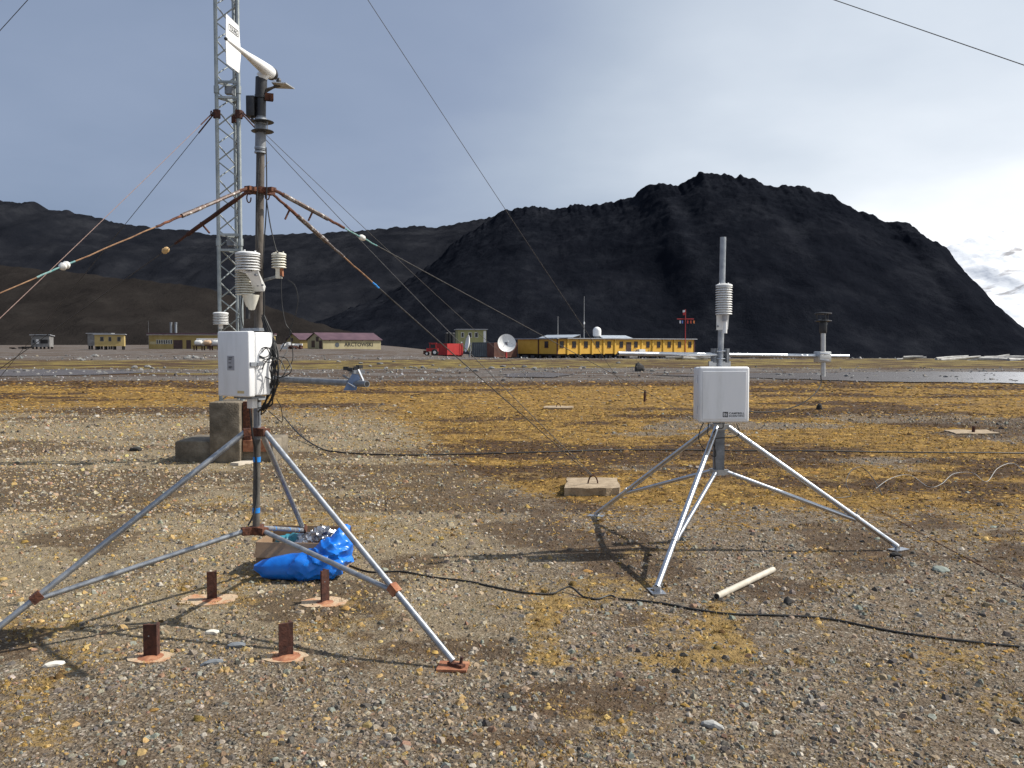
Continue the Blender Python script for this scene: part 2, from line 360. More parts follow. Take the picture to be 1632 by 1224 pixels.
ground = grid_mesh('ground', GX, GY, gz(GX, GY), ground_material(),
                   dict(moss=moss_zone(GX, GY), dark=dark_zone(GX, GY), yel=yel_near(GX, GY) * (GY < 12), farness=sstep(32, 46, GY), pale=pale_zone(GX, GY)))
tag(ground, 'flat gravel plain with golden brown moss and grey stream gravel', kind='structure')

# water lying in the stream bed
watm = M('shallow_water', (0.11, 0.095, 0.088), (0.16, 0.14, 0.13), 0.6, 0.2, 0, 0.12, bscale=5)
def pool(name, pts, label):
    ps = [GG(x, y) for x, y in pts]; zl = sum(p.z for p in ps) / len(ps) + 0.03
    mb = MB(); rim = []
    for i in range(len(ps)):
        a, b = ps[i], ps[(i + 1) % len(ps)]
        for k in range(6):
            p = a.lerp(b, k / 6); p = p + Vector((random.uniform(-.35, .35), random.uniform(-.5, .5), 0)); rim.append(Vector((p.x, p.y, zl)))
    mb.slab(rim, (0, 0, 0.004)); o = mb.build(name, watm, smooth=0); tag(o, label, kind='structure')
pool('stream', [(1040, 598), (1175, 595.5), (1330, 594.5), (1470, 593), (1640, 594), (1760, 597), (1760, 612), (1640, 612), (1420, 609.5), (1300, 606), (1180, 603)], 'shallow brown grey stream on the mud flat')
pool('water', [(-90, 590), (60, 589), (170, 591), (240, 594), (150, 598), (30, 600), (-90, 601)], 'shallow lavender grey pool beside the stream rocks')
pool('pond', [(800, 597), (860, 594), (925, 597), (880, 602), (815, 602)], 'small grey puddle in the stream gravel')

# ------------------------------------------------------------------ the setting: hills
def rock_material(name, stops, sc, bump=1.0, snow=None, bd=6):
    m = bpy.data.materials.new(name); m.use_nodes = True; t = m.node_tree; b = t.nodes['Principled BSDF']; nn = t.nodes.new; ln = t.links.new
    b.inputs['Roughness'].default_value = 1.0; b.inputs['Specular IOR Level'].default_value = 0.0
    geo = nn('ShaderNodeNewGeometry'); mp = nn('ShaderNodeMapping'); mp.inputs['Scale'].default_value = (1, 0.6, 1); ln(geo.outputs['Position'], mp.inputs[0])
    n = nn('ShaderNodeTexNoise'); n.inputs['Scale'].default_value = sc; n.inputs['Detail'].default_value = 9; n.inputs['Roughness'].default_value = 0.7; ln(mp.outputs[0], n.inputs['Vector'])
    r_ = nn('ShaderNodeValToRGB'); ln(n.outputs['Fac'], r_.inputs[0]); el = r_.color_ramp.elements
    el[0].position, el[0].color = stops[0][0], (*stops[0][1], 1); el[1].position, el[1].color = stops[-1][0], (*stops[-1][1], 1)
    for p_, c_ in stops[1:-1]: q_ = el.new(p_); q_.color = (*c_, 1)
    ln(r_.outputs[0], b.inputs['Base Color'])
    n2_ = nn('ShaderNodeTexNoise'); n2_.inputs['Scale'].default_value = sc * 5; n2_.inputs['Detail'].default_value = 8; n2_.inputs['Roughness'].default_value = 0.75; ln(mp.outputs[0], n2_.inputs['Vector'])
    bp = nn('ShaderNodeBump'); bp.inputs['Strength'].default_value = bump; bp.inputs['Distance'].default_value = bd
    ln(n2_.outputs['Fac'], bp.inputs['Height']); ln(bp.outputs[0], b.inputs['Normal'])
    return m
def hill(name, sil, depth, foot, nu, nv, mat, crag, gully, seed, prof, label, back=0.8, toe=0.88):
    px = np.array([s[0] for s in sil], float); py = np.array([s[1] for s in sil], float)
    u = np.linspace(px[0], px[-1], nu); yy0 = np.interp(u, px, py); kk = np.ones(2 * (nu // 130) + 1); kk /= kk.sum(); yy = np.convolve(np.pad(yy0, len(kk) // 2, mode='edge'), kk, 'valid')
    dep = np.interp(u, [d[0] for d in depth], [d[1] for d in depth]); ft = np.interp(u, [d[0] for d in foot], [d[1] for d in foot])
    rx = np.empty(nu); rz = np.empty(nu); lift = (yy - yy0) * dep / FPX          # crest detail, kept out of the slopes below
    for i in range(nu):
        p = P(u[i], yy[i], dep[i]); rx[i] = p.x; rz[i] = p.z
    cr_ = crag * (fbm(rx * 0.03, rx * 0 + seed, 2, seed) - 0.5) + crag * 1.0 * (fbm(rx * 0.13, rx * 0 + 3, 3, seed + 1, 0.75) - 0.5) + crag * 0.9 * np.maximum(fbm(rx * 0.22, rx * 0 + 7, 2, seed + 2) - 0.6, 0)
    cr_ = cr_ + lift
    v = np.concatenate([np.linspace(0, 1, nv), 1 + np.linspace(0.04, 1, 14) ** 1.3])
    V, I = np.meshgrid(v, np.arange(nu), indexing='ij'); RX, RZ_, DP, FT = rx[I], rz[I], dep[I], ft[I]
    fx = RX * (toe + (1 - toe) * np.minimum(V, 1)) * np.where(V > 1, 1, 1)
    Yv = np.where(V <= 1, FT + (DP - FT) * V, DP + (V - 1) * (DP - FT) * 0.8)
    zf = -16.0
    VV = V + 0.05 * np.sin(np.pi * np.clip(V, 0, 1)) * (fbm(RX * 0.012, V * 3, 4, seed + 30) - 0.5) * 2
    h = np.where(V <= 1, np.interp(VV, [p[0] for p in prof], [p[1] for p in prof]), 1 - back * (V - 1) ** 1.2)
    Z = zf + (RZ_ - zf) * h + cr_[I] * sstep(0.86, 1.0, V)
    env = np.sin(np.pi * np.clip(V, 0, 1)) ** 0.8 * np.clip((RZ_ - zf) / 60, 0.1, 1.4)
    k = 0.045
    wx = fx + 60 * (fbm(fx * 0.006, Yv * 0.006, 3, seed + 4) - 0.5) + 0.35 * Yv          # gullies that bend and fork
    rid = 1 - np.abs(2 * fbm(wx * 0.011, Yv * 0.009, 5, seed + 5, 0.55) - 1)
    Z = Z - gully * env * (1 - rid) * 2.2 + gully * 1.1 * env * (fbm(fx * k, Yv * k, 5, seed + 9, 0.6) - 0.6)
    rg = 1 - np.abs(2 * fbm(fx * 0.055, Yv * 0.055, 4, seed + 12, 0.65) - 1)
    Z = Z + 0.9 * crag * sstep(0.45, 0.95, V) * (rg - 0.75) * np.where(V > 1, 0.6, 1)
    return tag(grid_mesh(name, fx, Yv, Z, mat), label, kind='structure')
basalt = rock_material('basalt_cloud_shade', [(0.32, (0.0066, 0.0078, 0.0115)), (0.52, (0.0098, 0.0112, 0.0155)), (0.7, (0.0185, 0.0202, 0.0255))], 0.035, 0.75, bd=2.2)  # dark rock, made darker still so the colour holds the cloud's shade
scree = rock_material('scree_cloud_shade', [(0.34, (0.0080, 0.0092, 0.0128)), (0.52, (0.0130, 0.0142, 0.0182)), (0.68, (0.0235, 0.0248, 0.0295))], 0.014, 0.7, bd=4)  # cloud shade put into the scree colour as well
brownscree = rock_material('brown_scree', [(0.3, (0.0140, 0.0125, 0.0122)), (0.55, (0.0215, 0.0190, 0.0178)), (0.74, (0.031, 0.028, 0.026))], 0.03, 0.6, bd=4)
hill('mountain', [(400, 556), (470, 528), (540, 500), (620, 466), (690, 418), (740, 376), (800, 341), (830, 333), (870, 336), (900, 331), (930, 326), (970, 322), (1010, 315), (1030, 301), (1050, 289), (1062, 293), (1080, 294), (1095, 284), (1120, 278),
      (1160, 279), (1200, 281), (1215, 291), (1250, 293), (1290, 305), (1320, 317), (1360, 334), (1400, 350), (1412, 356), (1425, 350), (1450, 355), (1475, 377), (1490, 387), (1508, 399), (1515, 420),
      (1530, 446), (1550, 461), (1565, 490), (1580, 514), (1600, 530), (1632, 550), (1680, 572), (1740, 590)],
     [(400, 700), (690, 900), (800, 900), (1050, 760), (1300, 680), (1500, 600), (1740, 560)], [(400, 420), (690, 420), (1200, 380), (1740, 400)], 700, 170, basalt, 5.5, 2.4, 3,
     [(0, 0), (0.15, 0.07), (0.3, 0.19), (0.45, 0.36), (0.6, 0.56), (0.72, 0.70), (0.86, 0.86), (1, 1)], 'basalt mountain coloured dark as under cloud, with a craggy flat top and a steep cliff end')
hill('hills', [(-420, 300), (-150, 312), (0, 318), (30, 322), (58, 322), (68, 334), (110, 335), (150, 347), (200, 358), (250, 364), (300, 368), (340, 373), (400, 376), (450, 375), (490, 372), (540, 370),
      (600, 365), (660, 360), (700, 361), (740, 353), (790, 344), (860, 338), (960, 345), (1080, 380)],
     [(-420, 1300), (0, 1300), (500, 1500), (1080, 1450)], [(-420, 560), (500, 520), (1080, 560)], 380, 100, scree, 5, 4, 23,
     [(0, 0), (0.2, 0.13), (0.4, 0.35), (0.55, 0.46), (0.7, 0.70), (0.85, 0.84), (1, 1)], 'long grey scree ridge coloured dark as under cloud, with a stepped crest')
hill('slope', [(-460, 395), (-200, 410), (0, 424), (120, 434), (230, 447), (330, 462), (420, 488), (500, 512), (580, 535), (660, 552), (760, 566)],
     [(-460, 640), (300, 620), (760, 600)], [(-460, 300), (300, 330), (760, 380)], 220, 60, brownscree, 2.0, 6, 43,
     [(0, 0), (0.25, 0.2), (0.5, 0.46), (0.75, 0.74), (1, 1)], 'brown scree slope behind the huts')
# glacier: snow with rock showing through
gm = bpy.data.materials.new('glacier'); gm.use_nodes = True; t = gm.node_tree; b = t.nodes['Principled BSDF']; b.inputs['Roughness'].default_value = 0.7
geo = t.nodes.new('ShaderNodeNewGeometry'); nz = t.nodes.new('ShaderNodeTexNoise'); nz.inputs['Scale'].default_value = 0.0072; nz.inputs['Detail'].default_value = 6; nz.inputs['Roughness'].default_value = 0.5
mpg = t.nodes.new('ShaderNodeMapping'); mpg.inputs['Location'].default_value = (310, 40, 0); t.links.new(geo.outputs['Position'], mpg.inputs[0]); t.links.new(mpg.outputs[0], nz.inputs['Vector'])
rp = t.nodes.new('ShaderNodeValToRGB'); t.links.new(nz.outputs['Fac'], rp.inputs[0]); t.links.new(rp.outputs[0], b.inputs['Base Color'])
rp.color_ramp.elements[0].position = 0.60; rp.color_ramp.elements[0].color = (0.82, 0.84, 0.86, 1); rp.color_ramp.elements[1].position = 0.66; rp.color_ramp.elements[1].color = (0.36, 0.35, 0.355, 1)
bp = t.nodes.new('ShaderNodeBump'); bp.inputs['Strength'].default_value = 0.3; bp.inputs['Distance'].default_value = 12; nb = t.nodes.new('ShaderNodeTexNoise'); nb.inputs['Scale'].default_value = 0.02; nb.inputs['Detail'].default_value = 7
t.links.new(geo.outputs['Position'], nb.inputs['Vector']); t.links.new(nb.outputs['Fac'], bp.inputs['Height']); t.links.new(bp.outputs[0], b.inputs['Normal'])
hill('glacier', [(1380, 470), (1450, 425), (1510, 392), (1545, 380), (1590, 370), (1615, 364), (1650, 360), (1720, 352), (1850, 345), (2050, 360)],
     [(1380, 2900), (2050, 2900)], [(1380, 1500), (2050, 1500)], 160, 90, gm, 8, 4, 63, [(0, 0), (0.3, 0.22), (0.6, 0.55), (1, 1)], 'snow covered glacier slope with grey rock outcrops')

# ------------------------------------------------------------------ stuff: pebbles, moss
def attr_mat(name, rough, spec=0.3, noise_sc=90, amt=0.35, trans=0):
    m = bpy.data.materials.new(name); m.use_nodes = True; t = m.node_tree; b = t.nodes['Principled BSDF']; b.inputs['Roughness'].default_value = rough; b.inputs['Specular IOR Level'].default_value = spec
    a = t.nodes.new('ShaderNodeAttribute'); a.attribute_name = 'Col'
    g = t.nodes.new('ShaderNodeNewGeometry'); n = t.nodes.new('ShaderNodeTexNoise'); n.inputs['Scale'].default_value = noise_sc; n.inputs['Detail'].default_value = 3; t.links.new(g.outputs['Position'], n.inputs['Vector'])
    mr = t.nodes.new('ShaderNodeMapRange'); mr.inputs[1].default_value = 0.3; mr.inputs[2].default_value = 0.7; mr.inputs[3].default_value = 1 - amt; mr.inputs[4].default_value = 1 + amt; t.links.new(n.outputs['Fac'], mr.inputs[0])
    mx = t.nodes.new('ShaderNodeVectorMath'); mx.operation = 'SCALE'; t.links.new(a.outputs['Color'], mx.inputs[0]); t.links.new(mr.outputs[0], mx.inputs['Scale']); t.links.new(mx.outputs[0], b.inputs['Base Color'])
    return m
def tri_mesh(name, co, tri, col, mat, label, smooth=False):
    me = bpy.data.meshes.new(name); me.vertices.add(len(co)); me.vertices.foreach_set('co', co.astype(np.float32).ravel())
    me.loops.add(tri.size); me.loops.foreach_set('vertex_index', tri.astype(np.int32).ravel())
    me.polygons.add(len(tri)); me.polygons.foreach_set('loop_start', (np.arange(len(tri)) * 3).astype(np.int32)); me.update(calc_edges=True)
    a = me.attributes.new('Col', 'FLOAT_COLOR', 'POINT'); a.data.foreach_set('color', np.concatenate([col, np.ones((len(col), 1))], 1).astype(np.float32).ravel())
    if smooth: me.shade_smooth()
    else: me.shade_flat()
    me.materials.append(mat); o = bpy.data.objects.new(name, me); C.objects.link(o); tag(o, label, kind='stuff'); return o
def domes(cx, cy, size, flat, col, jit, sink=0.25):
    n = len(cx); k6 = np.arange(6) * math.pi / 3
    ring = np.stack([np.cos(k6), np.sin(k6)], -1)
    base = np.concatenate([np.concatenate([ring, np.zeros((6, 1)) - sink], 1),
                           np.concatenate([np.stack([np.cos(k6[::2] + .5), np.sin(k6[::2] + .5)], -1) * 0.62, np.full((3, 1), 0.85)], 1), [[0, 0, 1.0]]])   # 10 verts
    tri = [(0, 1, 6), (1, 7, 6), (1, 2, 7), (2, 3, 7), (3, 8, 7), (3, 4, 8), (4, 5, 8), (5, 6, 8), (5, 0, 6), (6, 7, 9), (7, 8, 9), (8, 6, 9)]
    tri = np.array(tri); v = base[None] * (1 + jit * rng.uniform(-1, 1, (n, 10, 1))) + jit * 0.35 * rng.uniform(-1, 1, (n, 10, 3))
    asp = rng.uniform(0.6, 1.0, n); v[:, :, 1] *= asp[:, None]
    v[:, :, 2] *= flat[:, None]; a = rng.uniform(0, 6.283, n); ca, sa = np.cos(a)[:, None], np.sin(a)[:, None]
    tl = rng.uniform(-.35, .35, (n, 2)) * np.minimum(1, flat * 2)[:, None]; v[:, :, 2] += v[:, :, 0] * tl[:, :1] + v[:, :, 1] * tl[:, 1:]
    x = (v[:, :, 0] * ca - v[:, :, 1] * sa) * size[:, None] + cx[:, None]; y = (v[:, :, 0] * sa + v[:, :, 1] * ca) * size[:, None] + cy[:, None]
    z = v[:, :, 2] * size[:, None] + gz(cx, cy)[:, None]
    co = np.stack([x, y, z], -1).reshape(-1, 3); T = (tri[None] + (np.arange(n) * 10)[:, None, None]).reshape(-1, 3)
    return co, T, np.repeat(col, 10, axis=0)
def scatter_y(n, y0, y1):               # density falling with distance like the size grows
    return np.exp(rng.uniform(math.log(y0), math.log(y1), n))
def pick(pal, wts, n):
    pal = np.array(pal); i = rng.choice(len(pal), n, p=np.array(wts) / sum(wts)); return pal[i] * rng.uniform(0.75, 1.25, (n, 1)) * rng.uniform(0.95, 1.05, (n, 3))
# pebbles
PADS = ((338, 956, .17), (518, 960, .15), (240, 1046, .11), (456, 1048, .12), (722, 1062, .09), (1047, 944, .06), (1430, 876, .07))
n = 125000; y = scatter_y(n, 2.1, 24); x = rng.uniform(-1, 1, n) * (y * 0.62 + 0.5)
keep = rng.uniform(0, 1, n) > np.clip(moss_zone(x, y) * 1.25, 0, 0.985)
soil = sstep(0.50, 0.64, fbm(x * 1.6, y * 1.6, 3, 140)); keep &= rng.uniform(0, 1, n) > 0.6 * soil
keep &= rng.uniform(0, 1, n) > 0.75 * yel_near(x, y) * (y < 9)
keep &= rng.uniform(0, 1, n) > 0.55 * dark_zone(x, y) * (y < 8.5)
for px_, py_, kx_ in PADS:
    g_ = G(px_, py_); keep &= (np.hypot((x - g_.x) / kx_, (y - g_.y) / (kx_ * .72)) > rng.uniform(.75, 1.1, n))
x, y = x[keep], y[keep]; n = len(x)
sz = np.minimum(rng.lognormal(-0.2, 0.5, n), 2.9) * (0.0062 + 0.00092 * y)
col = pick([(0.165, 0.142, 0.115), (0.08, 0.07, 0.06), (0.26, 0.225, 0.175), (0.225, 0.17, 0.112), (0.18, 0.187, 0.16), (0.42, 0.38, 0.315), (0.21, 0.125, 0.08), (0.29, 0.20, 0.085), (0.66, 0.62, 0.55)],
           [26, 21, 16, 19, 8, 3, 4, 13, 0.35], n)
col = col * (1 + pale_zone(x, y)[:, None] * np.array([[0.38, 0.32, 0.2]])); col = np.minimum(col, np.array([[0.40, 0.36, 0.30]]))
co, T, cc = domes(x, y, sz, rng.uniform(0.3, 0.75, n), col, 0.22)
tri_mesh('gravel', co, T, cc, attr_mat('pebble', 0.8, 0.35, 140, 0.3), 'loose grey brown gravel pebbles covering the near ground')
# moss cushions further out
n = 62000; y = scatter_y(n, 6.5, 44); x = rng.uniform(-1, 1, n) * (y * 0.62 + 0.6)
mz = moss_zone(x, y); keep = rng.uniform(0, 1, n) < mz * 1.0; x, y = x[keep], y[keep]; n = len(x)
dk = np.clip(dark_zone(x, y) + 0.9 * (fbm(x * 2.3, y * 2.3, 3, 150) - 0.5), 0, 1); sel = rng.uniform(0, 1, n) < dk * 0.85
col = pick([(0.285, 0.172, 0.046), (0.22, 0.13, 0.036), (0.35, 0.225, 0.07), (0.16, 0.10, 0.032), (0.09, 0.053, 0.02), (0.17, 0.15, 0.12)], [30, 28, 16, 16, 14, 5], n)
col[sel] = pick([(0.05, 0.03, 0.016), (0.09, 0.052, 0.024), (0.14, 0.085, 0.034)], [5, 5, 3], int(sel.sum()))
sz = rng.lognormal(0, 0.32, n) * (0.005 + 0.0014 * y)
co, T, cc = domes(x, y, sz, rng.uniform(0.14, 0.38, n), col, 0.25, 0.05)
tri_mesh('moss', co, T, cc, attr_mat('moss_cushion', 1.0, 0.05, 60, 0.45), 'golden and brown moss cushions covering the middle ground', True)
n = 34000; y = scatter_y(n, 2.1, 9.5); x = rng.uniform(-1, 1, n) * (y * 0.62 + 0.4)
keep = rng.uniform(0, 1, n) < np.clip(yel_near(x, y) * 0.8 + 0.05, 0, 1) * (0.05 + 0.95 * sstep(0.5, 0.64, fbm(x * 9, y * 9, 3, 171))); x, y = x[keep], y[keep]; n = len(x)
col = pick([(0.33, 0.215, 0.075), (0.27, 0.165, 0.052), (0.40, 0.275, 0.11), (0.15, 0.10, 0.035), (0.09, 0.055, 0.025)], [30, 26, 16, 14, 10], n)
co, T, cc = domes(x, y, rng.lognormal(0, 0.4, n) * (0.006 + 0.0012 * y), rng.uniform(0.3, 0.8, n), col, 0.3, 0.1)
tri_mesh('moss_clumps', co, T, cc, attr_mat('moss_clump', 1.0, 0.05, 220, 0.6), 'small raised ochre moss clumps dotting the near gravel', True)
# moss tufts: short upright leaves in the near gravel and on the moss edge
n = 520000; y = scatter_y(n, 2.1, 22); x = rng.uniform(-1, 1, n) * (y * 0.62 + 0.4)
pr = np.clip(yel_near(x, y) * (y < 10) * 0.85 + moss_zone(x, y) * 0.3 + 0.25, 0, 1); pr *= 0.06 + 0.94 * sstep(0.5, 0.66, fbm(x * 17, y * 17, 3, 170))
keep = rng.uniform(0, 1, n) < pr; x, y = x[keep], y[keep]; n = len(x)
hgt = rng.uniform(0.5, 1.3, n) * (0.006 + 0.0014 * y); wd = hgt * rng.uniform(0.16, 0.34, n); a = rng.uniform(0, 6.283, n); ln_ = rng.uniform(-.75, .75, (n, 2)) * hgt[:, None]
z = gz(x, y) + 0.002
v0 = np.stack([x - np.cos(a) * wd, y - np.sin(a) * wd, z], -1); v1 = np.stack([x + np.cos(a) * wd, y + np.sin(a) * wd, z], -1); v2 = np.stack([x + ln_[:, 0], y + ln_[:, 1], z + hgt], -1)
co = np.stack([v0, v1, v2], 1).reshape(-1, 3); T = np.arange(n * 3).reshape(-1, 3)
dk = rng.uniform(0, 1, n) < dark_zone(x, y) * 0.5 * (1 - rect_moss(x, y))
col = pick([(0.36, 0.235, 0.082), (0.28, 0.18, 0.06), (0.43, 0.305, 0.125), (0.20, 0.145, 0.05), (0.15, 0.135, 0.055)], [30, 26, 16, 14, 5], n)
col[dk] = pick([(0.09, 0.05, 0.025), (0.14, 0.08, 0.035)], [1, 1], int(dk.sum()))
tri_mesh('moss_tufts', co, T, np.repeat(col, 3, axis=0), attr_mat('moss_leaf', 0.95, 0.1, 40, 0.2), 'short yellow moss tufts between the pebbles')
# small stones of the far gravel and the stream bed
n = 9000; y = scatter_y(n, 36, 125); x = rng.uniform(-1, 1, n) * (y * 0.62 + 2)
keep = rng.uniform(0, 1, n) > moss_zone(x, y) * 0.93 + 0.25 * (y > 66); x, y = x[keep], y[keep]; n = len(x)
col = pick([(0.16, 0.16, 0.16), (0.27, 0.265, 0.255), (0.07, 0.068, 0.066), (0.30, 0.29, 0.27), (0.2, 0.17, 0.13)], [30, 24, 22, 9, 10], n)
sz = np.minimum(rng.lognormal(-0.3, 0.5, n), 2.4) * (0.0009 * y + 0.012)
co, T, cc = domes(x, y, sz, rng.uniform(0.4, 0.85, n), col, 0.25)
tri_mesh('stream_gravel', co, T, cc, attr_mat('stream_stone', 0.85, 0.3, 8, 0.25), 'scattered small stones of the distant stream gravel')

# ------------------------------------------------------------------ text
def text_mesh(txt, size, org, u, v, mat, parent, name, extr=0.001, shear=0.0, bold=0.0, width=None, spacing=1.0):
    cu = bpy.data.curves.new('t', 'FONT'); cu.body = txt; cu.size = 1.0; cu.shear = shear; cu.offset = bold; cu.resolution_u = 2; cu.space_character = spacing
    to = bpy.data.objects.new('t', cu); C.objects.link(to); bpy.context.view_layer.update()
    me = bpy.data.meshes.new_from_object(to.evaluated_get(bpy.context.evaluated_depsgraph_get())); bpy.data.objects.remove(to)
    co = [q.co.copy() for q in me.vertices]; fs = [tuple(p.vertices) for p in me.polygons]; bpy.data.meshes.remove(me)
    x0, x1 = min(c.x for c in co), max(c.x for c in co); y0, y1 = min(c.y for c in co), max(c.y for c in co)
    sx = (width / (x1 - x0)) if width else size / (y1 - y0); sy = size / (y1 - y0)
    u = Vector(u).normalized(); v = Vector(v).normalized(); nrm = u.cross(v)
    mb = MB(); mb.add([Vector(org) + u * ((c.x - x0) * sx) + v * ((c.y - y0) * sy) + nrm * extr for c in co], fs)
    return mb.build(name, mat, parent, smooth=0)

# ------------------------------------------------------------------ station buildings
yel_wall = M('yellow_wall', (0.62, 0.345, 0.04), (0.70, 0.405, 0.055), 1.2, 0.6, 0, 0.02)
yel_rib = M('yellow_rib', (0.60, 0.36, 0.05), (0.66, 0.40, 0.06), 1, 0.55)
ochre = M('ochre_wall', (0.28, 0.205, 0.07), (0.36, 0.275, 0.105), 0.6, 0.8, 0, 0, stretch=(1, 1, .3))
paleyel = M('pale_yellow_wall', (0.36, 0.31, 0.17), (0.48, 0.42, 0.25), 0.5, 0.8, 0, 0, stretch=(1, 1, .3))
olive = M('olive_wall', (0.27, 0.27, 0.12), (0.33, 0.32, 0.15), 1, 0.8)
redroof = M('wine_red_roof', (0.065, 0.03, 0.04), (0.11, 0.058, 0.07), 0.4, 0.5, 0, 0)
redtrim = M('dark_red_trim', (0.06, 0.014, 0.012), (0.08, 0.02, 0.017), 2, 0.6)
greyroof = M('grey_roof', (0.26, 0.27, 0.29), (0.38, 0.39, 0.41), 0.5, 0.5)
darkwood = M('dark_brown_door', (0.035, 0.018, 0.017), (0.06, 0.03, 0.028), 2, 0.6)
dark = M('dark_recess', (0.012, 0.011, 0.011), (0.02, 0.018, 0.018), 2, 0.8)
glassm = M('window_glass', (0.012, 0.013, 0.016), rough=0.25)
frame_w = M('white_frame', (0.68, 0.68, 0.66), (0.75, 0.75, 0.73), 3, 0.5)
greywall = M('weathered_grey_wall', (0.14, 0.135, 0.13), (0.24, 0.235, 0.23), 1.2, 0.85)
redpaint = M('red_paint', (0.34, 0.018, 0.018), (0.46, 0.032, 0.028), 1.2, 0.55)
slatepaint = M('slate_container_paint', (0.055, 0.07, 0.085), (0.085, 0.105, 0.12), 1.2, 0.6)
brownpaint = M('brown_container_paint', (0.10, 0.045, 0.035), (0.15, 0.07, 0.05), 1.2, 0.6)
tankw = M('white_tank', (0.62, 0.61, 0.57), (0.72, 0.71, 0.68), 3, 0.4)
tankt = M('tan_tank', (0.50, 0.32, 0.19), (0.62, 0.44, 0.28), 3, 0.45)
rubber = M('rubber', (0.012, 0.012, 0.012), (0.025, 0.025, 0.025), 5, 0.8)
def gp(px, Y): p = P(px, 560, Y); return Vector((p.x, p.y, gzf(p.x, p.y)))
def window(root, F, u0, u1, z0, z1, fm, name='window', mull=0, dep=0.05):
    t_ = 0.07
    wmb = MB().fbox(F, u0 - t_, u1 + t_, -dep, -0.003, z1, z1 + t_).fbox(F, u0 - t_, u1 + t_, -dep - .03, -0.003, z0 - t_, z0).fbox(F, u0 - t_, u0, -dep, -0.003, z0, z1).fbox(F, u1, u1 + t_, -dep, -0.003, z0, z1)
    for k in range(mull):
        c = u0 + (u1 - u0) * (k + 1) / (mull + 1); wmb.fbox(F, c - .035, c + .035, -dep, -0.003, z0, z1)
    o = wmb.build(name, fm, root, smooth=0); MB().fbox(F, u0, u1, -0.02, -0.006, z0, z1).build('pane', glassm, o, smooth=0); return o

# the long yellow station building on stilts
A_, B_, E_ = gp(887, 150), gp(1107, 170), gp(825, 158)
zb = min(A_.z, B_.z) + 0.15; FL = 0.95; WH = 2.55
root = thing('station_building', 'long yellow station building on dark stilts with many small windows', 'building', (A_.x, A_.y, zb - .3))
F, ln1 = frame(A_, B_, zb)
pxs = lambda z: 780 + z / 4.08
def u_of(px):
    lo, hi = 0, ln1
    for _ in range(40):
        m_ = (lo + hi) / 2
        if proj(F(m_, 0, 1))[0] < px: lo = m_
        else: hi = m_
    return lo
edges = [0] + [u_of(pxs(q)) for q in (508, 588, 667, 742, 815, 890, 990, 1060, 1130, 1200, 1275)] + [ln1]
for a_, b_ in zip(edges[:-1], edges[1:]):
    MB().fbox(F, a_ + .012, b_ - .012, 0, 5, FL, FL + WH).build('wall_panel', yel_wall, root, smooth=0)
for a_ in edges[1:-1]:
    if abs(a_ - u_of(pxs(890))) > .1: MB().fbox(F, a_ - .17, a_ + .17, -.16, -.004, FL - .12, FL + WH + .02).build('rib', yel_rib, root, smooth=0)
for a_ in (0.12, ln1 - .12): MB().fbox(F, a_ - .12, a_ + .12, -.08, -.004, FL - .05, FL + WH + .02).build('corner_post', redtrim, root, smooth=0)
for q in (470, 550, 627, 703, 778, 857, 952, 1030, 1100, 1168, 1235, 1302):
    c = u_of(pxs(q)); window(root, F, c - .36, c + .36, FL + 1.12, FL + 2.1, redtrim)
c = u_of(pxs(905)); d_ = MB().fbox(F, c - .6, c + .6, -.06, -.004, FL + .02, FL + 2.05).build('door', darkwood, root, smooth=0)
MB().fbox(F, c + .35, c + .45, -.11, -.062, FL + .95, FL + 1.05).build('handle', galv, d_, smooth=0)
for s_ in (-1.5, 1.5):
    MB().tube([F(c + s_, -1.2, 0), F(c + s_, -1.2, 1.0), F(c + s_ * .6, -.1, 1.7)], .04, 5).build('handrail', galv_dull, root)
MB().fbox(F, c - 1, c + 1, -1.3, -.1, .2, FL).build('steps', greywall, root, smooth=0)
MB().fbox(F, c + 1.9, c + 3.4, -.8, -.05, FL - .2, FL + .75).build('heat_pump', frame_w, root, smooth=0)
MB().fbox(F, -.25, ln1 + .25, -.45, 5.3, FL + WH + .02, FL + WH + .17).build('roof', greyroof, root, smooth=0)
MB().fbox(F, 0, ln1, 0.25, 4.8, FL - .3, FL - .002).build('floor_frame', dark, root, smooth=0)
for k in range(15):
    a_ = .4 + (ln1 - .8) * k / 14
    for v_ in (.35, 4.4): MB().fbox(F, a_ - .18, a_ + .18, v_ - .18, v_ + .18, -.9, FL - .3).build('stilt', dark, root, smooth=0)
F2, ln2 = frame(E_, A_, zb)
for a_, b_ in ((0, ln2 * .34), (ln2 * .34, ln2 * .55), (ln2 * .55, ln2)):
    MB().fbox(F2, a_ + .012, b_ - .012, 0.02, 4.6, FL, FL + WH - .03).build('wall_panel', yel_wall, root, smooth=0)
for a_ in (ln2 * .55,): MB().fbox(F2, a_ - .12, a_ + .12, -.08, -.004, FL - .05, FL + WH + .02).build('corner_post', redtrim, root, smooth=0)
window(root, F2, ln2 * .75 - .4, ln2 * .75 + .4, FL + 1.1, FL + 2.1, redtrim)
MB().fbox(F2, -.3, ln2 - .3, -.4, 4.9, FL + WH - .02, FL + WH + .12).build('roof', greyroof, root, smooth=0)
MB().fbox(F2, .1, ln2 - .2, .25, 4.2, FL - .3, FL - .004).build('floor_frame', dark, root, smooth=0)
for k in range(5):
    a_ = .4 + (ln2 - .9) * k / 4
    for v_ in (.35, 3.9): MB().fbox(F2, a_ - .18, a_ + .18, v_ - .18, v_ + .18, -.9, FL - .3).build('stilt', dark, root, smooth=0)
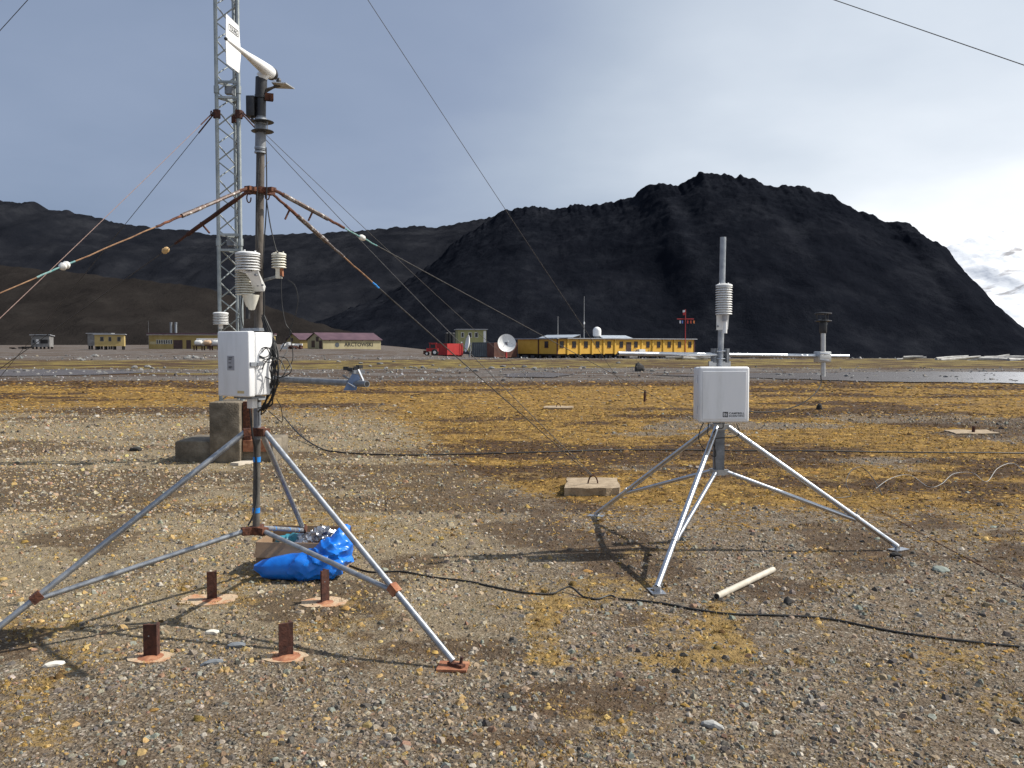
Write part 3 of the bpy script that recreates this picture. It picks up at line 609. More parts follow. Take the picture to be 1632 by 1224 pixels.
# things on its roof
rt = FL + WH + .17
solar = M('solar_panel', (0.30, 0.33, 0.37), (0.40, 0.43, 0.46), 2, 0.25)
for q0, q1, FF, L_ in ((310, 470, 'l', 0), (745, 940, 'r', 0)):
    u0, u1 = (u_of(pxs(q0)), u_of(pxs(q1))) if FF == 'r' else (ln2 * .52, ln2 + 3.6)
    fr = F if FF == 'r' else F2
    rr_ = thing('solar_array', 'low tilted grey solar array on the station roof ' + ('beside the white radome' if FF == 'r' else 'above the wing corner'), 'solar panel', fr((u0 + u1) / 2, 1.5, rt), 'solar arrays on the station roof')
    npn = 5
    for k in range(npn):
        a_ = u0 + (u1 - u0) * k / npn; b_ = u0 + (u1 - u0) * (k + 1) / npn - .06
        MB().add([fr(a_, .3, rt + .06), fr(b_, .3, rt + .06), fr(b_, 2.2, rt + .55), fr(a_, 2.2, rt + .55), fr(a_, .3, rt + .01), fr(b_, .3, rt + .01), fr(b_, 2.2, rt + .5), fr(a_, 2.2, rt + .5)],
                 [(0, 1, 2, 3), (7, 6, 5, 4), (0, 4, 5, 1), (1, 5, 6, 2), (2, 6, 7, 3), (3, 7, 4, 0)]).build('panel', solar, rr_, smooth=0)
    MB().fbox(fr, u0, u1, 2.05, 2.15, rt - .01, rt + .5).build('rack', galv_dull, rr_, smooth=0)
pr_ = F(u_of(961), 1.6, rt); rad = thing('radome', 'white domed radome on the yellow station roof', 'radome', pr_)
MB().lathe([(.62, .35), (.72, .45), (.74, 1.3), (.68, 1.6), (.5, 1.85), (.2, 2.0), (.01, 2.03)], pr_, n=20).build('dome', whitepl, rad)
MB().cyl(pr_, pr_ + Vector((0, 0, .36)), .5, .58, 14).build('base', galv_dull, rad)
def whip(px, top, Y, base, label, extra=False):
    p0 = Vector(base); tp = P(px, top, Y); a = thing('antenna', label, 'antenna', p0)
    MB().tube([p0, Vector((p0.x, p0.y, tp.z))], .035, 5, True, .015).build('whip', whitepl, a)
    MB().cyl(p0, p0 + Vector((0, 0, .25)), .12, .08, 8).build('base', galv_dull, a)
    if extra:
        q = p0 + Vector((0, 0, (tp.z - p0.z) * .32)); MB().lathe([(.03, 0), (.12, .1), (.14, .3), (.03, .6)], q, n=10).build('sensor_head', whitepl, a)
q_ = F(u_of(938), 1.2, rt); whip(938, 472, q_.y, q_, 'tall whip antenna with a white knob on the station roof', True)
q_ = F(u_of(911.5), 3.8, rt); whip(911.5, 504, q_.y, q_, 'shorter plain whip antenna on the station roof')
# flag rack in front of the building's right end
fp = gp(1092, 164); fr_ = thing('flag_rack', 'red crossbar mast with hanging flag lines before the station', 'flag rack', fp)
redpole = M('red_pole', (0.40, 0.02, 0.02), (0.48, 0.035, 0.03), 3, 0.5)
top = P(1092, 493, fp.y); barz = P(1092, 508.5, fp.y).z
MB().cyl(fp, Vector((fp.x, fp.y, top.z)), .09, .06, 8).build('pole', redpole, fr_)
x0, x1 = P(1079, 508, fp.y).x, P(1106, 508, fp.y).x
MB().cyl((x0, fp.y, barz), (x1, fp.y, barz), .07, n=8).build('crossbar', redpole, fr_)
for i, (px, cl) in enumerate(((1083, (.7, .7, .72)), (1086.5, (.12, .2, .5)), (1095, (.6, .08, .06)), (1100, (.55, .1, .05)), (1105, (.6, .2, .06)))):
    xx = P(px, 510, fp.y).x; fm_ = M('flag_cloth_%d' % i, cl, tuple(min(1, k * 1.15) for k in cl), 4, 0.8)
    MB().tube([(xx, fp.y, barz), (fp.x + (xx - fp.x) * .55, fp.y - .1, fp.z + 1)], .014, 4).build('halyard', steelwire, fr_)
    MB().slab([(xx, fp.y - .08, barz - .25), (xx + .26, fp.y - .02, barz - .3), (xx + .22, fp.y - .05, barz - .85), (xx - .02, fp.y - .1, barz - .75)], (0, .02, 0)).build('flag', fm_, fr_, smooth=0)
fw = M('flag_white', (.72, .72, .72), rough=0.8)
tz = top.z; MB().slab([(fp.x - .08, fp.y - .08, tz - .1), (fp.x - .55, fp.y - .02, tz - .2), (fp.x - .5, fp.y - .05, tz - .6), (fp.x - .08, fp.y - .08, tz - .5)], (0, .02, 0)).build('flag', fw, fr_, smooth=0)
MB().slab([(fp.x - .08, fp.y - .08, tz - .5), (fp.x - .5, fp.y - .05, tz - .6), (fp.x - .45, fp.y - .06, tz - 1.1), (fp.x - .08, fp.y - .08, tz - 1.05)], (0, .02, 0)).build('flag', redpole, fr_, smooth=0)

def gable(root, F, ln, wd, wh, rh, wallm, roofm, over=.35):
    # walls as one closed prism and two roof slabs
    MB().add([F(0, 0, -.4), F(ln, 0, -.4), F(ln, wd, -.4), F(0, wd, -.4), F(0, 0, wh), F(ln, 0, wh), F(ln, wd, wh), F(0, wd, wh), F(0, wd / 2, wh + rh), F(ln, wd / 2, wh + rh)],
             [(3, 2, 1, 0), (0, 1, 5, 4), (2, 3, 7, 6), (0, 4, 8, 7, 3), (1, 2, 6, 9, 5), (4, 5, 9, 8), (6, 7, 8, 9)]).build('wall', wallm, root, smooth=0)
    sl_ = rh / (wd / 2)
    for s_ in (0, 1):
        e0 = -over if s_ == 0 else wd + over; ez = wh - over * sl_ + .03
        ps = [F(-over, e0, ez), F(ln + over, e0, ez), F(ln + over, wd / 2, wh + rh + .03), F(-over, wd / 2, wh + rh + .03)]
        MB().slab(ps, (0, 0, .14)).build('roof', roofm, root, smooth=0)

# the barn with the name on its long wall
a, b = gp(515, 226), gp(607, 236); hb = thing('barn', 'pale yellow gabled barn with dark red roof and ARCTOWSKI lettering', 'barn', a)
F, ln1 = frame(a, b, a.z); gable(hb, F, ln1, 9.5, 2.35, 1.75, paleyel, redroof)
text_mesh('ARCTOWSKI', 1.05, F(ln1 * .355, -.012, .62), F(1, 0, 0) - F(0, 0, 0), (0, 0, 1), ink, hb, 'lettering', 0.004, bold=0.03, width=ln1 * .5)
MB().lathe([(.62, 0), (.62, .01)], F(ln1 * .235, -.012, 1.05), (F(0, -1, 0) - F(0, 0, 0)), 14).build('emblem', M('emblem_blue_grey', (0.06, 0.075, 0.09), (0.10, 0.11, 0.12), 4, 0.7), hb)
u = (F(0, 1, 0) - F(0, 0, 0)); 
def Fg(aa, bb, hh): return F(0 + bb, 9.5 - aa, hh)          # gable end facing left: u from the far corner to the near one
for (g0, g1, z0, z1) in ((5.3, 6.9, 1.9, 3.2), (7.2, 8.9, .1, 2.2), (2.6, 4.6, .4, 2.2)):
    MB().fbox(Fg, g0, g1, -.05, -.004, z0, z1).build('door', darkwood, hb, smooth=0)
for k in range(5):
    MB().fbox(F, ln1 * (.1 + .19 * k), ln1 * (.1 + .19 * k) + .12, -.3, -.004, 2.05, 2.2).build('rafter_end', darkwood, hb, smooth=0)
a, b = gp(478, 244), gp(530, 250); h2 = thing('shed', 'small ochre gabled shed with dark red roof behind the barn', 'shed', a)
F, ln1 = frame(a, b, a.z); gable(h2, F, ln1, 9, 2.4, 1.7, ochre, redroof)
def Fg(aa, bb, hh): return F(0 + bb, 9 - aa, hh)
MB().fbox(Fg, 3.2, 4.6, -.05, -.004, 1.9, 2.9).build('hatch', darkwood, h2, smooth=0)
# junk heap left of the barn
p = gp(473, 222)
jm = MB()
for k in range(14): jm.box((p.x + random.uniform(-2.2, 2.2), p.y + random.uniform(-.8, .8), p.z + random.uniform(.1, .7)), (random.uniform(.3, .9), random.uniform(.2, .5), random.uniform(.08, .3)), Matrix.Rotation(random.uniform(-.5, .5), 3, 'Y') @ RZ(random.uniform(0, 3)))
tag(jm.build('scrap_pile', rust_dark, smooth=0), 'heap of rusty brown scrap beside the shed', 'scrap')
p = gp(462, 224); jm = MB()
for k in range(6): jm.box((p.x + random.uniform(-2, 2.4), p.y + random.uniform(-.4, .4), p.z + random.uniform(1.0, 1.6)), (random.uniform(.4, .9), random.uniform(.3, .5), random.uniform(.15, .4)), RZ(random.uniform(0, 3)))
jm.box((p.x, p.y, p.z + .5), (2.2, .6, .52)); tag(jm.build('sack_pile', frame_w, smooth=0), 'row of white bagged goods by the ochre shed', 'bags')

# the long low ochre building with the red roof
a, b = gp(237, 226), gp(436, 232); hy = thing('workshop', 'long low ochre workshop with thin red roof edge and dark doors', 'building', a)
F, ln1 = frame(a, b, a.z)
MB().fbox(F, 0, ln1, 0, 8, -.4, 3.55).build('wall', ochre, hy, smooth=0)
MB().fbox(F, -.3, ln1 + .3, -.5, 8.4, 3.56, 3.68).build('ceiling_board', frame_w, hy, smooth=0)
MB().fbox(F, -.35, ln1 + .35, -.6, 8.5, 3.685, 4.1).build('roof', redroof, hy, smooth=0)
def uu(px):
    lo, hi = 0, ln1
    for _ in range(40):
        m_ = (lo + hi) / 2; lo, hi = (m_, hi) if proj(F(m_, 0, 1))[0] < px else (lo, m_)
    return lo
sh_ = M('white_shutter', (0.5, 0.52, 0.50), (0.6, 0.62, 0.6), 2, 0.5)
for k in range(7):
    c0 = uu(249 + 3.75 * k); window(hy, F, c0 + .1, c0 + .42, 1.35, 2.3, sh_)
MB().fbox(F, uu(239), uu(248), -.04, -.004, 1.2, 1.9).build('patch_board', paleyel, hy, smooth=0)
for x0, x1, z1 in ((276.5, 291, 2.3), (297, 304.5, 2.3), (330, 337, 2.3)): MB().fbox(F, uu(x0), uu(x1), -.06, -.004, 0.02, z1).build('door', darkwood, hy, smooth=0)
p = F(.1, -.3, 0); MB().cyl(p, p + Vector((0, 0, 7.2)), .04, .02, 6).build('lightning_rod', galv_dull, hy)
for px in (273.2, 281):
    p = gp(px, 300); tp = P(px, 514, 300); fl = thing('flue', 'pale twin steel flue rising behind the ochre workshop', 'chimney', p, 'twin flues behind the workshop')
    MB().cyl(p, (p.x, p.y, tp.z), .38, n=10).build('pipe', galv, fl); MB().cyl((p.x, p.y, tp.z - .5), (p.x, p.y, tp.z + .1), .46, n=10).build('cowl', galv_dull, fl)
p = gp(277, 300.6)
# fuel tanks on a rack
a, b = gp(307, 196), gp(349, 196); tr = thing('tank_rack', 'dark steel rack carrying three fuel tanks before the workshop', 'rack', a)
F, ln1 = frame(a, b, a.z)
for k in range(4):
    c = .25 + (ln1 - .5) * k / 3
    for v_ in (0.1, 1.6): MB().fbox(F, c - .12, c + .12, v_, v_ + .2, -.3, .86).build('leg', rust_dark, tr, smooth=0)
for v_ in (0.06, 1.6): MB().fbox(F, -.1, ln1 + .1, v_, v_ + .24, .862, 1.05).build('beam', rust_dark, tr, smooth=0)
MB().fbox(F, .2, ln1, 1.9, 2.0, .9, 2.65).build('back_panel', frame_w, tr, smooth=0)
for k, (mt, lb) in enumerate(((tankw, 'white horizontal fuel tank at the rack end away from the barn'), (tankt, 'tan horizontal fuel tank in the middle of the rack'), (tankw, 'white horizontal fuel tank next to the tan one, nearer the barn'))):
    c0 = .1 + k * (ln1 / 3 + .03); c1 = c0 + ln1 / 3 - .15; cc_ = F(c0, .95, 1.64); ax = (F(1, 0, 0) - F(0, 0, 0)); l_ = c1 - c0
    tk = thing('fuel_tank', lb, 'tank', F((c0 + c1) / 2, .95, 1.05), 'fuel tanks on the rack')
    MB().lathe([(.01, 0), (.3, .05), (.52, .2), (.6, .42), (.6, l_ - .42), (.52, l_ - .2), (.3, l_ - .05), (.01, l_)], cc_, ax, 16).build('shell', mt, tk)
    MB().cyl(F((c0 + c1) / 2, .95, 2.2), F((c0 + c1) / 2, .95, 2.36), .16, n=10).build('hatch', galv_dull, tk)

# huts at the far left
def hut(a, b, wd, z0, wh, wallm, roofm, name, label, wins, legs, slope=0.0, doorp=None):
    r_ = thing(name, label, 'hut', a); F, l_ = frame(a, b, a.z)
    MB().fbox(F, 0, l_, 0, wd, z0, z0 + wh).build('wall', wallm, r_, smooth=0)
    MB().add([F(-.3, -.35, z0 + wh + .02 + slope), F(l_ + .3, -.35, z0 + wh + .02 + slope), F(l_ + .3, wd + .3, z0 + wh + .02), F(-.3, wd + .3, z0 + wh + .02),
              F(-.3, -.35, z0 + wh + .2 + slope), F(l_ + .3, -.35, z0 + wh + .2 + slope), F(l_ + .3, wd + .3, z0 + wh + .2), F(-.3, wd + .3, z0 + wh + .2)],
             [(0, 1, 2, 3), (7, 6, 5, 4), (0, 4, 5, 1), (1, 5, 6, 2), (2, 6, 7, 3), (3, 7, 4, 0)]).build('roof', roofm, r_, smooth=0)
    for f0, f1, zz0, zz1, fm in wins: window(r_, F, l_ * f0, l_ * f1, z0 + zz0, z0 + zz1, fm)
    for k in range(legs):
        c = .3 + (l_ - .6) * k / (legs - 1)
        for v_ in (.2, wd - .5): MB().fbox(F, c - .2, c + .2, v_, v_ + .35, -.35, z0 - .002).build('support', dark, r_, smooth=0)
    return r_, F, l_
hut(gp(151, 205), gp(198, 207), 3.4, .85, 2.65, M('hut_yellow', (0.37, 0.27, 0.10), (0.45, 0.34, 0.14), 1, 0.7), greyroof, 'yellow_hut', 'small yellow hut on wooden skids with three windows', [(.2, .3, 1.2, 2.1, greywall), (.48, .56, 1.2, 2.1, greywall), (.78, .88, 1.2, 2.1, greywall)], 4)
hut(gp(140, 216), gp(176, 217), 3, .9, 2.9, greywall, greyroof, 'grey_hut', 'grey shed close behind the small yellow hut', [], 3)
r_, F, l_ = hut(gp(50, 225), gp(79, 226), 4, .55, 2.7, greywall, greyroof, 'grey_shed', 'isolated grey wooden shed with a white hatch at the slope', [(.08, .2, 1.0, 1.8, greywall)], 3, 0.25)
MB().fbox(F, l_ * .28, l_ * .42, -.06, -.004, 1.35, 2.5).build('hatch', frame_w, r_, smooth=0)
MB().fbox(F, l_ * .5, l_ * .92, -.05, -.004, 1.4, 2.4).build('opening', dark, r_, smooth=0)
p = gp(33, 224); jm = MB()
for k in range(9): jm.box((p.x + random.uniform(-2, 2.5), p.y + random.uniform(-.6, .6), p.z + random.uniform(.1, .6)), (random.uniform(.5, 1.4), random.uniform(.1, .3), random.uniform(.06, .2)), RZ(random.uniform(-.4, .4)))
tag(jm.build('timber_pile', dark, smooth=0), 'low dark timber pile beside the isolated grey shed', 'timber')

# containers and the red vehicle
def container(a, b, wd, ht, mat, label, name='shipping_container', z0=.1):
    r_ = thing(name, label, 'container', a); F, l_ = frame(a, b, a.z); n_ = int(l_ / .35)
    m_ = MB(); prof = []
    for k in range(n_):
        u0 = .12 + (l_ - .24) * k / n_; d = (l_ - .24) / n_
        prof += [(u0, .06), (u0 + d * .3, .06), (u0 + d * .5, 0.0), (u0 + d * .8, 0.0)]
    prof.append((l_ - .12, .06)); vsb = [F(u, v, z0 + .15) for u, v in prof]; vst = [F(u, v, z0 + ht - .12) for u, v in prof]
    q = len(prof); m_.add(vsb + vst, [(i, i + 1, q + i + 1, q + i) for i in range(q - 1)])
    m_.build('corrugated_side', mat, r_, smooth=0)
    MB().fbox(F, .05, l_ - .05, .07, wd, z0 + .05, z0 + ht - .02).build('body', mat, r_, smooth=0)
    for u0 in (0, l_ - .16):
        for v0 in (-.02, wd - .14): MB().fbox(F, u0, u0 + .16, v0, v0 + .16, z0, z0 + ht).build('corner_post', mat, r_, smooth=0)
    MB().fbox(F, .16, l_ - .16, -.02, .12, z0, z0 + .15).build('bottom_rail', mat, r_, smooth=0); MB().fbox(F, .16, l_ - .16, -.02, .12, z0 + ht - .12, z0 + ht + .01).build('top_rail', mat, r_, smooth=0)
    for k in (0.1, .5, .9): MB().fbox(F, l_ * k - .2, l_ * k + .2, .2, wd - .2, -.3, z0 + .05).build('support', dark, r_, smooth=0)
    return r_, F, l_
container(gp(713, 150), gp(738, 152), 5, 2.0, redpaint, 'bright red corrugated container beside the thin dish')
container(gp(691, 152), gp(713, 149.5), 3, 1.95, redpaint, 'dull red box container behind the red tractor', 'red_container')
container(gp(752, 152), gp(787, 152), 5, 2.45, slatepaint, 'dark slate blue container standing behind the thin dish')
container(gp(787.5, 151), gp(824, 156), 5, 2.5, brownpaint, 'brown open framed container behind the round white dish')
# red tractor
p = gp(688, 146); tr = thing('tractor', 'small red tractor parked against the red containers', 'tractor', p)
ox, oy, oz = p
def B3(c, h): return MB().box((ox + c[0], oy + c[1], oz + c[2]), h)
B3((.1, 0, .95), (.95, .5, .26)).build('bonnet', redpaint, tr, smooth=0)
cb = MB()
for sx in (-.45, .5):
    for sy in (-.5, .5): cb.box((ox + .2 + sx, oy + sy, oz + 1.6), (.05, .05, .42))
cb.build('cab_frame', redpaint, tr, smooth=0); B3((.22, 0, 2.06), (.62, .6, .05)).build('cab_roof', redpaint, tr, smooth=0); B3((.22, 0, 1.55), (.42, .44, .3)).build('cab_window', glassm, tr, smooth=0)
for (wx, rr_) in ((-.75, .36), (.55, .55)):
    for sy in (-.62, .62):
        c0 = Vector((ox + wx, oy + sy, oz + rr_)); wh_ = MB().lathe([(rr_ * .5, -.12), (rr_ * .93, -.12), (rr_, -.06), (rr_, .06), (rr_ * .93, .12), (rr_ * .5, .12)], c0, (0, 1, 0), 18).build('wheel', rubber, tr)
        MB().lathe([(rr_ * .48, -.13), (rr_ * .48, .13)], c0, (0, 1, 0), 12).build('rim', frame_w, wh_)
B3((-1.15, 0, .55), (.18, .7, .3)).build('front_blade', rust_dark, tr, smooth=0)
for i, px in enumerate((712, 717, 722)):
    p = gp(px, 175); mb = MB().cyl(p, p + Vector((0, 0, 4.3)), .3, n=8).cyl(p + Vector((0, 0, 4.3)), p + Vector((0, 0, 4.5)), .42, .3, 8)
    tag(mb.build('stack_pipe', blackpl), 'black stub chimney standing behind the red containers', 'chimney', 'black chimneys behind the red containers')
# olive cabin
a, b = gp(730, 185), gp(775, 186); r_, F, l_ = hut(a, b, 5, 1.0, 4.4, olive, greyroof, 'olive_cabin', 'olive green upper cabin rising behind the slate container', [(.12, .2, 2.9, 3.8, frame_w), (.38, .48, 2.9, 3.8, frame_w), (.6, .7, 2.9, 3.8, frame_w)], 3)
MB().fbox(F, l_ * .9, l_ * .99, -.05, -.004, 2.6, 5.2).build('door', frame_w, r_, smooth=0)

# satellite dishes
def dish(px, py, Y, rad, az, el, polem, label):
    p = gp(px, Y); c = P(px, py, Y); r_ = thing('satellite_dish', label, 'dish', p, 'satellite dishes beside the containers')
    ax = Vector((math.sin(az) * math.cos(el), -math.cos(az) * math.cos(el), math.sin(el))); pr2 = []
    for k in range(8): q = rad * k / 7; pr2.append((max(q, .01), .26 * q * q / rad))
    for k in range(7, -1, -1): q = rad * k / 7; pr2.append((max(q, .01), .26 * q * q / rad - .05))
    MB().lathe(pr2, c, ax, 28).build('reflector', whitepl, r_)
    arm = MB(); f_ = c + ax * rad * .85
    for k in range(3):
        t_ = c + ax * (.24 * rad) + (ax.orthogonal().normalized() * math.cos(2.1 * k) + ax.cross(ax.orthogonal().normalized()) * math.sin(2.1 * k)) * rad * .93
        arm.tube([t_, f_], .022, 5)
    arm.build('feed_arm', galv, r_); MB().lathe([(.03, -.1), (.1, -.05), (.1, .12), (.03, .16)], f_, ax, 10).build('feed_horn', whitepl, r_)
    bk = c - ax * .25; MB().tube([p - Vector((0, 0, .3)), Vector((bk.x, bk.y, p.z + (bk.z - p.z) * .6)), bk + ax * .2], .13, 8).build('pole', polem, r_)
    MB().box(bk + ax * .1, (.2, .2, .25)).build('mount', galv_dull, r_, smooth=0)
dish(807, 547.5, 128, 1.33, R(12), R(14), redpole, 'round white satellite dish on a red post facing the plain')
dish(747.5, 548, 138, 1.35, R(-76), R(10), galv_dull, 'thin looking white dish turned edge on by the slate container')

# ------------------------------------------------------------------ rocks, driftwood
def rock_mesh(seed, sub=2, rough=0.3):
    bm = bmesh.new(); bmesh.ops.create_icosphere(bm, subdivisions=sub, radius=1.0); r2 = random.Random(seed)
    pl = [(Vector((r2.uniform(-1, 1), r2.uniform(-1, 1), r2.uniform(-1, 1))).normalized(), r2.uniform(.55, .85)) for _ in range(9)]
    for v in bm.verts:
        d = v.co.normalized(); k = 1.0
        for n_, h in pl:
            q = d.dot(n_)
            if q > 1e-3: k = min(k, h / q)
        v.co = d * k * (1 + r2.uniform(-.5, .5) * rough * .2)
    me = bpy.data.meshes.new('rock'); bm.to_mesh(me); bm.free(); return me
rockm = M('stream_rock', (0.11, 0.108, 0.103), (0.25, 0.245, 0.235), 2.2, 0.9, 0, 0.5, bscale=9)
rockd = M('dark_rock', (0.022, 0.021, 0.02), (0.05, 0.047, 0.044), 3, 0.9, 0, 0.5, bscale=12)
rockw = M('white_stone', (0.55, 0.52, 0.44), (0.70, 0.67, 0.6), 8, 0.85)
rockg = M('slate_stone', (0.12, 0.135, 0.15), (0.19, 0.205, 0.22), 12, 0.75)
RM = [rock_mesh(k) for k in range(6)]; RMD = {}
def rock(p, s, mat, label, group=None, rz=None, name='rock'):
    i = random.randrange(6); key = (i, mat.name)
    if key not in RMD: me = RM[i].copy(); me.materials.append(mat); RMD[key] = me
    o = bpy.data.objects.new(name, RMD[key]); C.objects.link(o); o.location = (p.x, p.y, p.z + s[2] * .35); o.scale = s
    o.rotation_euler = (0, 0, random.uniform(0, 6.28) if rz is None else rz); ORG[o] = Vector(p); return tag(o, label, 'rock', group)
spots = [(27, 594), (42, 592), (60, 597), (75, 594), (112, 596), (158, 594), (167, 596), (203, 590), (215, 587), (236, 586), (243, 588), (262, 587), (297, 572), (304, 573), (313, 571), (322, 573), (133, 575), (152, 569), (180, 593),
         (540, 577), (575, 580), (590, 584), (606, 581), (628, 577), (655, 586), (662, 587), (674, 587), (690, 583), (706, 574), (733, 583), (745, 588), (758, 592), (783, 588), (802, 585), (818, 588), (835, 586), (852, 589), (870, 591),
         (884, 593), (905, 586), (930, 587), (955, 592), (985, 580), (1040, 592), (1062, 595), (1082, 592), (1225, 596), (1240, 598), (1260, 599), (1305, 597), (1450, 603), (1475, 602), (1500, 601), (1507, 602), (1516, 601), (1525, 602), (1580, 606),
         (1612, 607), (1618, 608), (1350, 601), (980, 595), (640, 590), (615, 588), (700, 592), (330, 594), (352, 592), (300, 596)]
for px, py in spots:
    p = GG(px, py); k = p.y * random.uniform(.0016, .0042); rock(p, (k * 1.2, k * .9, k * .6), rockm, 'grey rock lying in the distant stream gravel', 'grey rocks along the stream')
p = GG(1018, 592); rock(p, (.42, .36, .42), rockd, 'single large black rock jutting from the stream gravel before the station')
p = GG(1255, 965); rock(p, (.033, .03, .04), rockd, 'small black stone beside the loose pale pipe')
p = GG(338, 1009); rock(p, (.042, .026, .022), rockw, 'white pebble between the rusty posts', rz=.2)
p = GG(86, 1058); rock(p, (.055, .035, .02), rockw, 'flat pale stone on the shadow of the rusty tripod', rz=.5)
p = GG(378, 1031); rock(p, (.06, .035, .022), rockg, 'long slate stone between the rusty posts, darker one', rz=.5)
p = GG(340, 1058); rock(p, (.07, .03, .02), rockg, 'long slate stone lying below the rusty posts', rz=.6)
p = GG(1137, 1157); rock(p, (.06, .04, .02), M('pale_grey_stone', (.3, .3, .28), (.4, .4, .38), 12, .85), 'flat pale grey stone in the dark moss', rz=-.5)
p = GG(1502, 908); rock(p, (.07, .055, .03), M('greenish_stone', (.2, .23, .2), (.27, .3, .26), 12, .85), 'greenish flat stone beyond the shiny tripod foot')
p = GG(1305, 652); rock(p, (.09, .08, .13), rockd, 'small black lump on the golden moss near the logo box')
p = GG(217, 718); rock(p, (.10, .07, .06), rockd, 'black stone beside the concrete footing of the tower')
p = GG(1428, 886); rock(p, (.05, .04, .03), rockd, 'small dark stone just in front of the shiny tripod foot plate')
bonem = M('bleached_driftwood', (0.36, 0.35, 0.33), (0.55, 0.54, 0.51), 3, 0.85)
def logs(px, py, n_, sp, ln_, label):
    c = gp(px, 1.0); p = GG(px, py); p.z = gzf(p.x, p.y); mb = MB()
    for k in range(n_):
        q = p + Vector((random.uniform(-sp, sp), random.uniform(-1, 1), random.uniform(.1, .35))); a = random.uniform(-.35, .35); l_ = random.uniform(.5, 1) * ln_; d = Vector((math.cos(a), math.sin(a), random.uniform(-.08, .14))) * l_ / 2
        mb.tube([q - d, q + Vector((0, 0, random.uniform(-.05, .1))), q + d], random.uniform(.12, .24), 7, True, .08)
    tag(mb.build('driftwood', bonem), label, 'driftwood')
logs(1095, 573, 7, 2.4, 3.6, 'bleached driftwood heap before the station building')
logs(1565, 574, 8, 3.2, 6.5, 'longest bleached driftwood heap, on the beach below the snowy slope')
logs(1468, 573, 4, 1.6, 2.4, 'small pale driftwood pieces on the beach ridge')
logs(1610, 575, 3, 1.2, 2.5, 'short pale driftwood log at the end of the beach ridge')

# ------------------------------------------------------------------ lattice tower
TY = 12.35; tb = P(361, 640, TY); tcx = P(370, 520, TY).x; TB = Vector((tcx, TY, 0)); TH = 11.5
zfoot = 0.83
pl = thing('concrete_plinth', 'stepped weathered concrete plinth under the lattice tower', 'plinth', (P(355, 700, TY - .25).x, TY, gzf(tcx, TY)))
x0, x1 = P(337, 690, TY - .3).x, P(386, 690, TY - .3).x
MB().rbox(((x0 + x1) / 2, TY - .02, .40), ((x1 - x0) / 2, .38, .43), r=.025, seg=2).build('column', concrete, pl)
x0, x1 = P(272, 720, TY - .4).x, P(430, 720, TY - .4).x
MB().rbox(((x0 + x1) / 2, TY + .18, .10), ((x1 - x0) / 2, .46, .19), RZ(.03), r=.025, seg=2).build('base', concrete, pl)
xr = P(386, 690, TY - .32).x
MB().box((xr + .058, TY - .25, .50), (.05, .05, .33)).build('steel_channel', rust, pl, smooth=0)
MB().box((xr + .16, TY - .2, .48), (.03, .03, .30)).build('steel_channel', rust_light, pl, smooth=0)
MB().slab([(xr + .01, TY - .33, .15), (xr + .36, TY - .32, .15), (xr + .38, TY - .1, .15), (xr + .01, TY - .1, .15)], (0, 0, .155)).build('rust_plate', rust_light, pl, smooth=0)
tw = thing('lattice_tower', 'tall galvanised lattice tower rising behind the brown weather mast', 'tower', (TB.x, TB.y, zfoot))
LEGS = [Vector((-.148, -.07, 0)), Vector((.148, -.05, 0)), Vector((.02, .19, 0))]
zs0 = zfoot + .02
towm = M('tower_galvanised', (0.24, 0.27, 0.275), (0.40, 0.43, 0.43), 7, 0.5, 0.45, 0.04, rough2=0.62)
for l_ in LEGS: MB().cyl(TB + l_ + Vector((0, 0, zfoot)), TB + l_ + Vector((0, 0, TH)), .026, n=10).build('leg', towm, tw)
pitch = .235; nb_ = int((TH - zfoot) / pitch); dia = {}
joints = (P(365, 145, TY).z, P(369, 387, TY).z)
for fi, (i, j) in enumerate(((0, 1), (1, 2), (2, 0))):
    for par in (0, 1):
        p0, p1 = (LEGS[i], LEGS[j]) if par == 0 else (LEGS[j], LEGS[i])
        mb = MB().cyl(TB + p0 + Vector((0, 0, zfoot)), TB + p1 + Vector((0, 0, zfoot + pitch)), .0095, n=6)
        first = mb.build('brace', towm, tw); made = False
        for k in range(nb_):
            if k % 2 != par: continue
            if not made: first.location = (0, 0, k * pitch); made = True; continue
            c = first.copy(); C.objects.link(c); c.parent = tw; c.location = (0, 0, k * pitch)
for jz in joints:
    for dz in (-.105, .105):
        mb = MB()
        for i, j in ((0, 1), (1, 2), (2, 0)): mb.tube([TB + LEGS[i] + Vector((0, 0, jz + dz)), TB + LEGS[j] + Vector((0, 0, jz + dz))], .022, 4)
        mb.build('section_frame', towm, tw, smooth=0)
    MB().box(TB + Vector((.0, .02, jz + .01)), (.05, .05, .05)).build('joint_box', galv_dull, tw, smooth=0)
    for l_ in LEGS: MB().cyl(TB + l_ + Vector((0, 0, jz - .05)), TB + l_ + Vector((0, 0, jz + .05)), .036, n=10).build('leg_sleeve', towm, tw)
CZ = P(365, 184, TY).z; CZ2 = 9.1
for cz in (CZ, CZ2):
    for l_ in LEGS:
        MB().cyl(TB + l_ + Vector((0, 0, cz - .055)), TB + l_ + Vector((0, 0, cz + .055)), .05, n=10).build('guy_collar', rust_dark, tw)
        q = l_.normalized() * .07; MB().tube([TB + l_ + Vector((0, 0, cz)) + q + Vector((0, .03 * math.cos(a), .035 * math.sin(a))) for a in np.linspace(0, 6.283, 11)], .007, 5, False).build('shackle', rust_dark, tw)
MB().tube([TB + Vector((.09, .05, z)) for z in np.linspace(zfoot, TH, 12)], .011, 5).build('feeder_cable', cablem, tw)

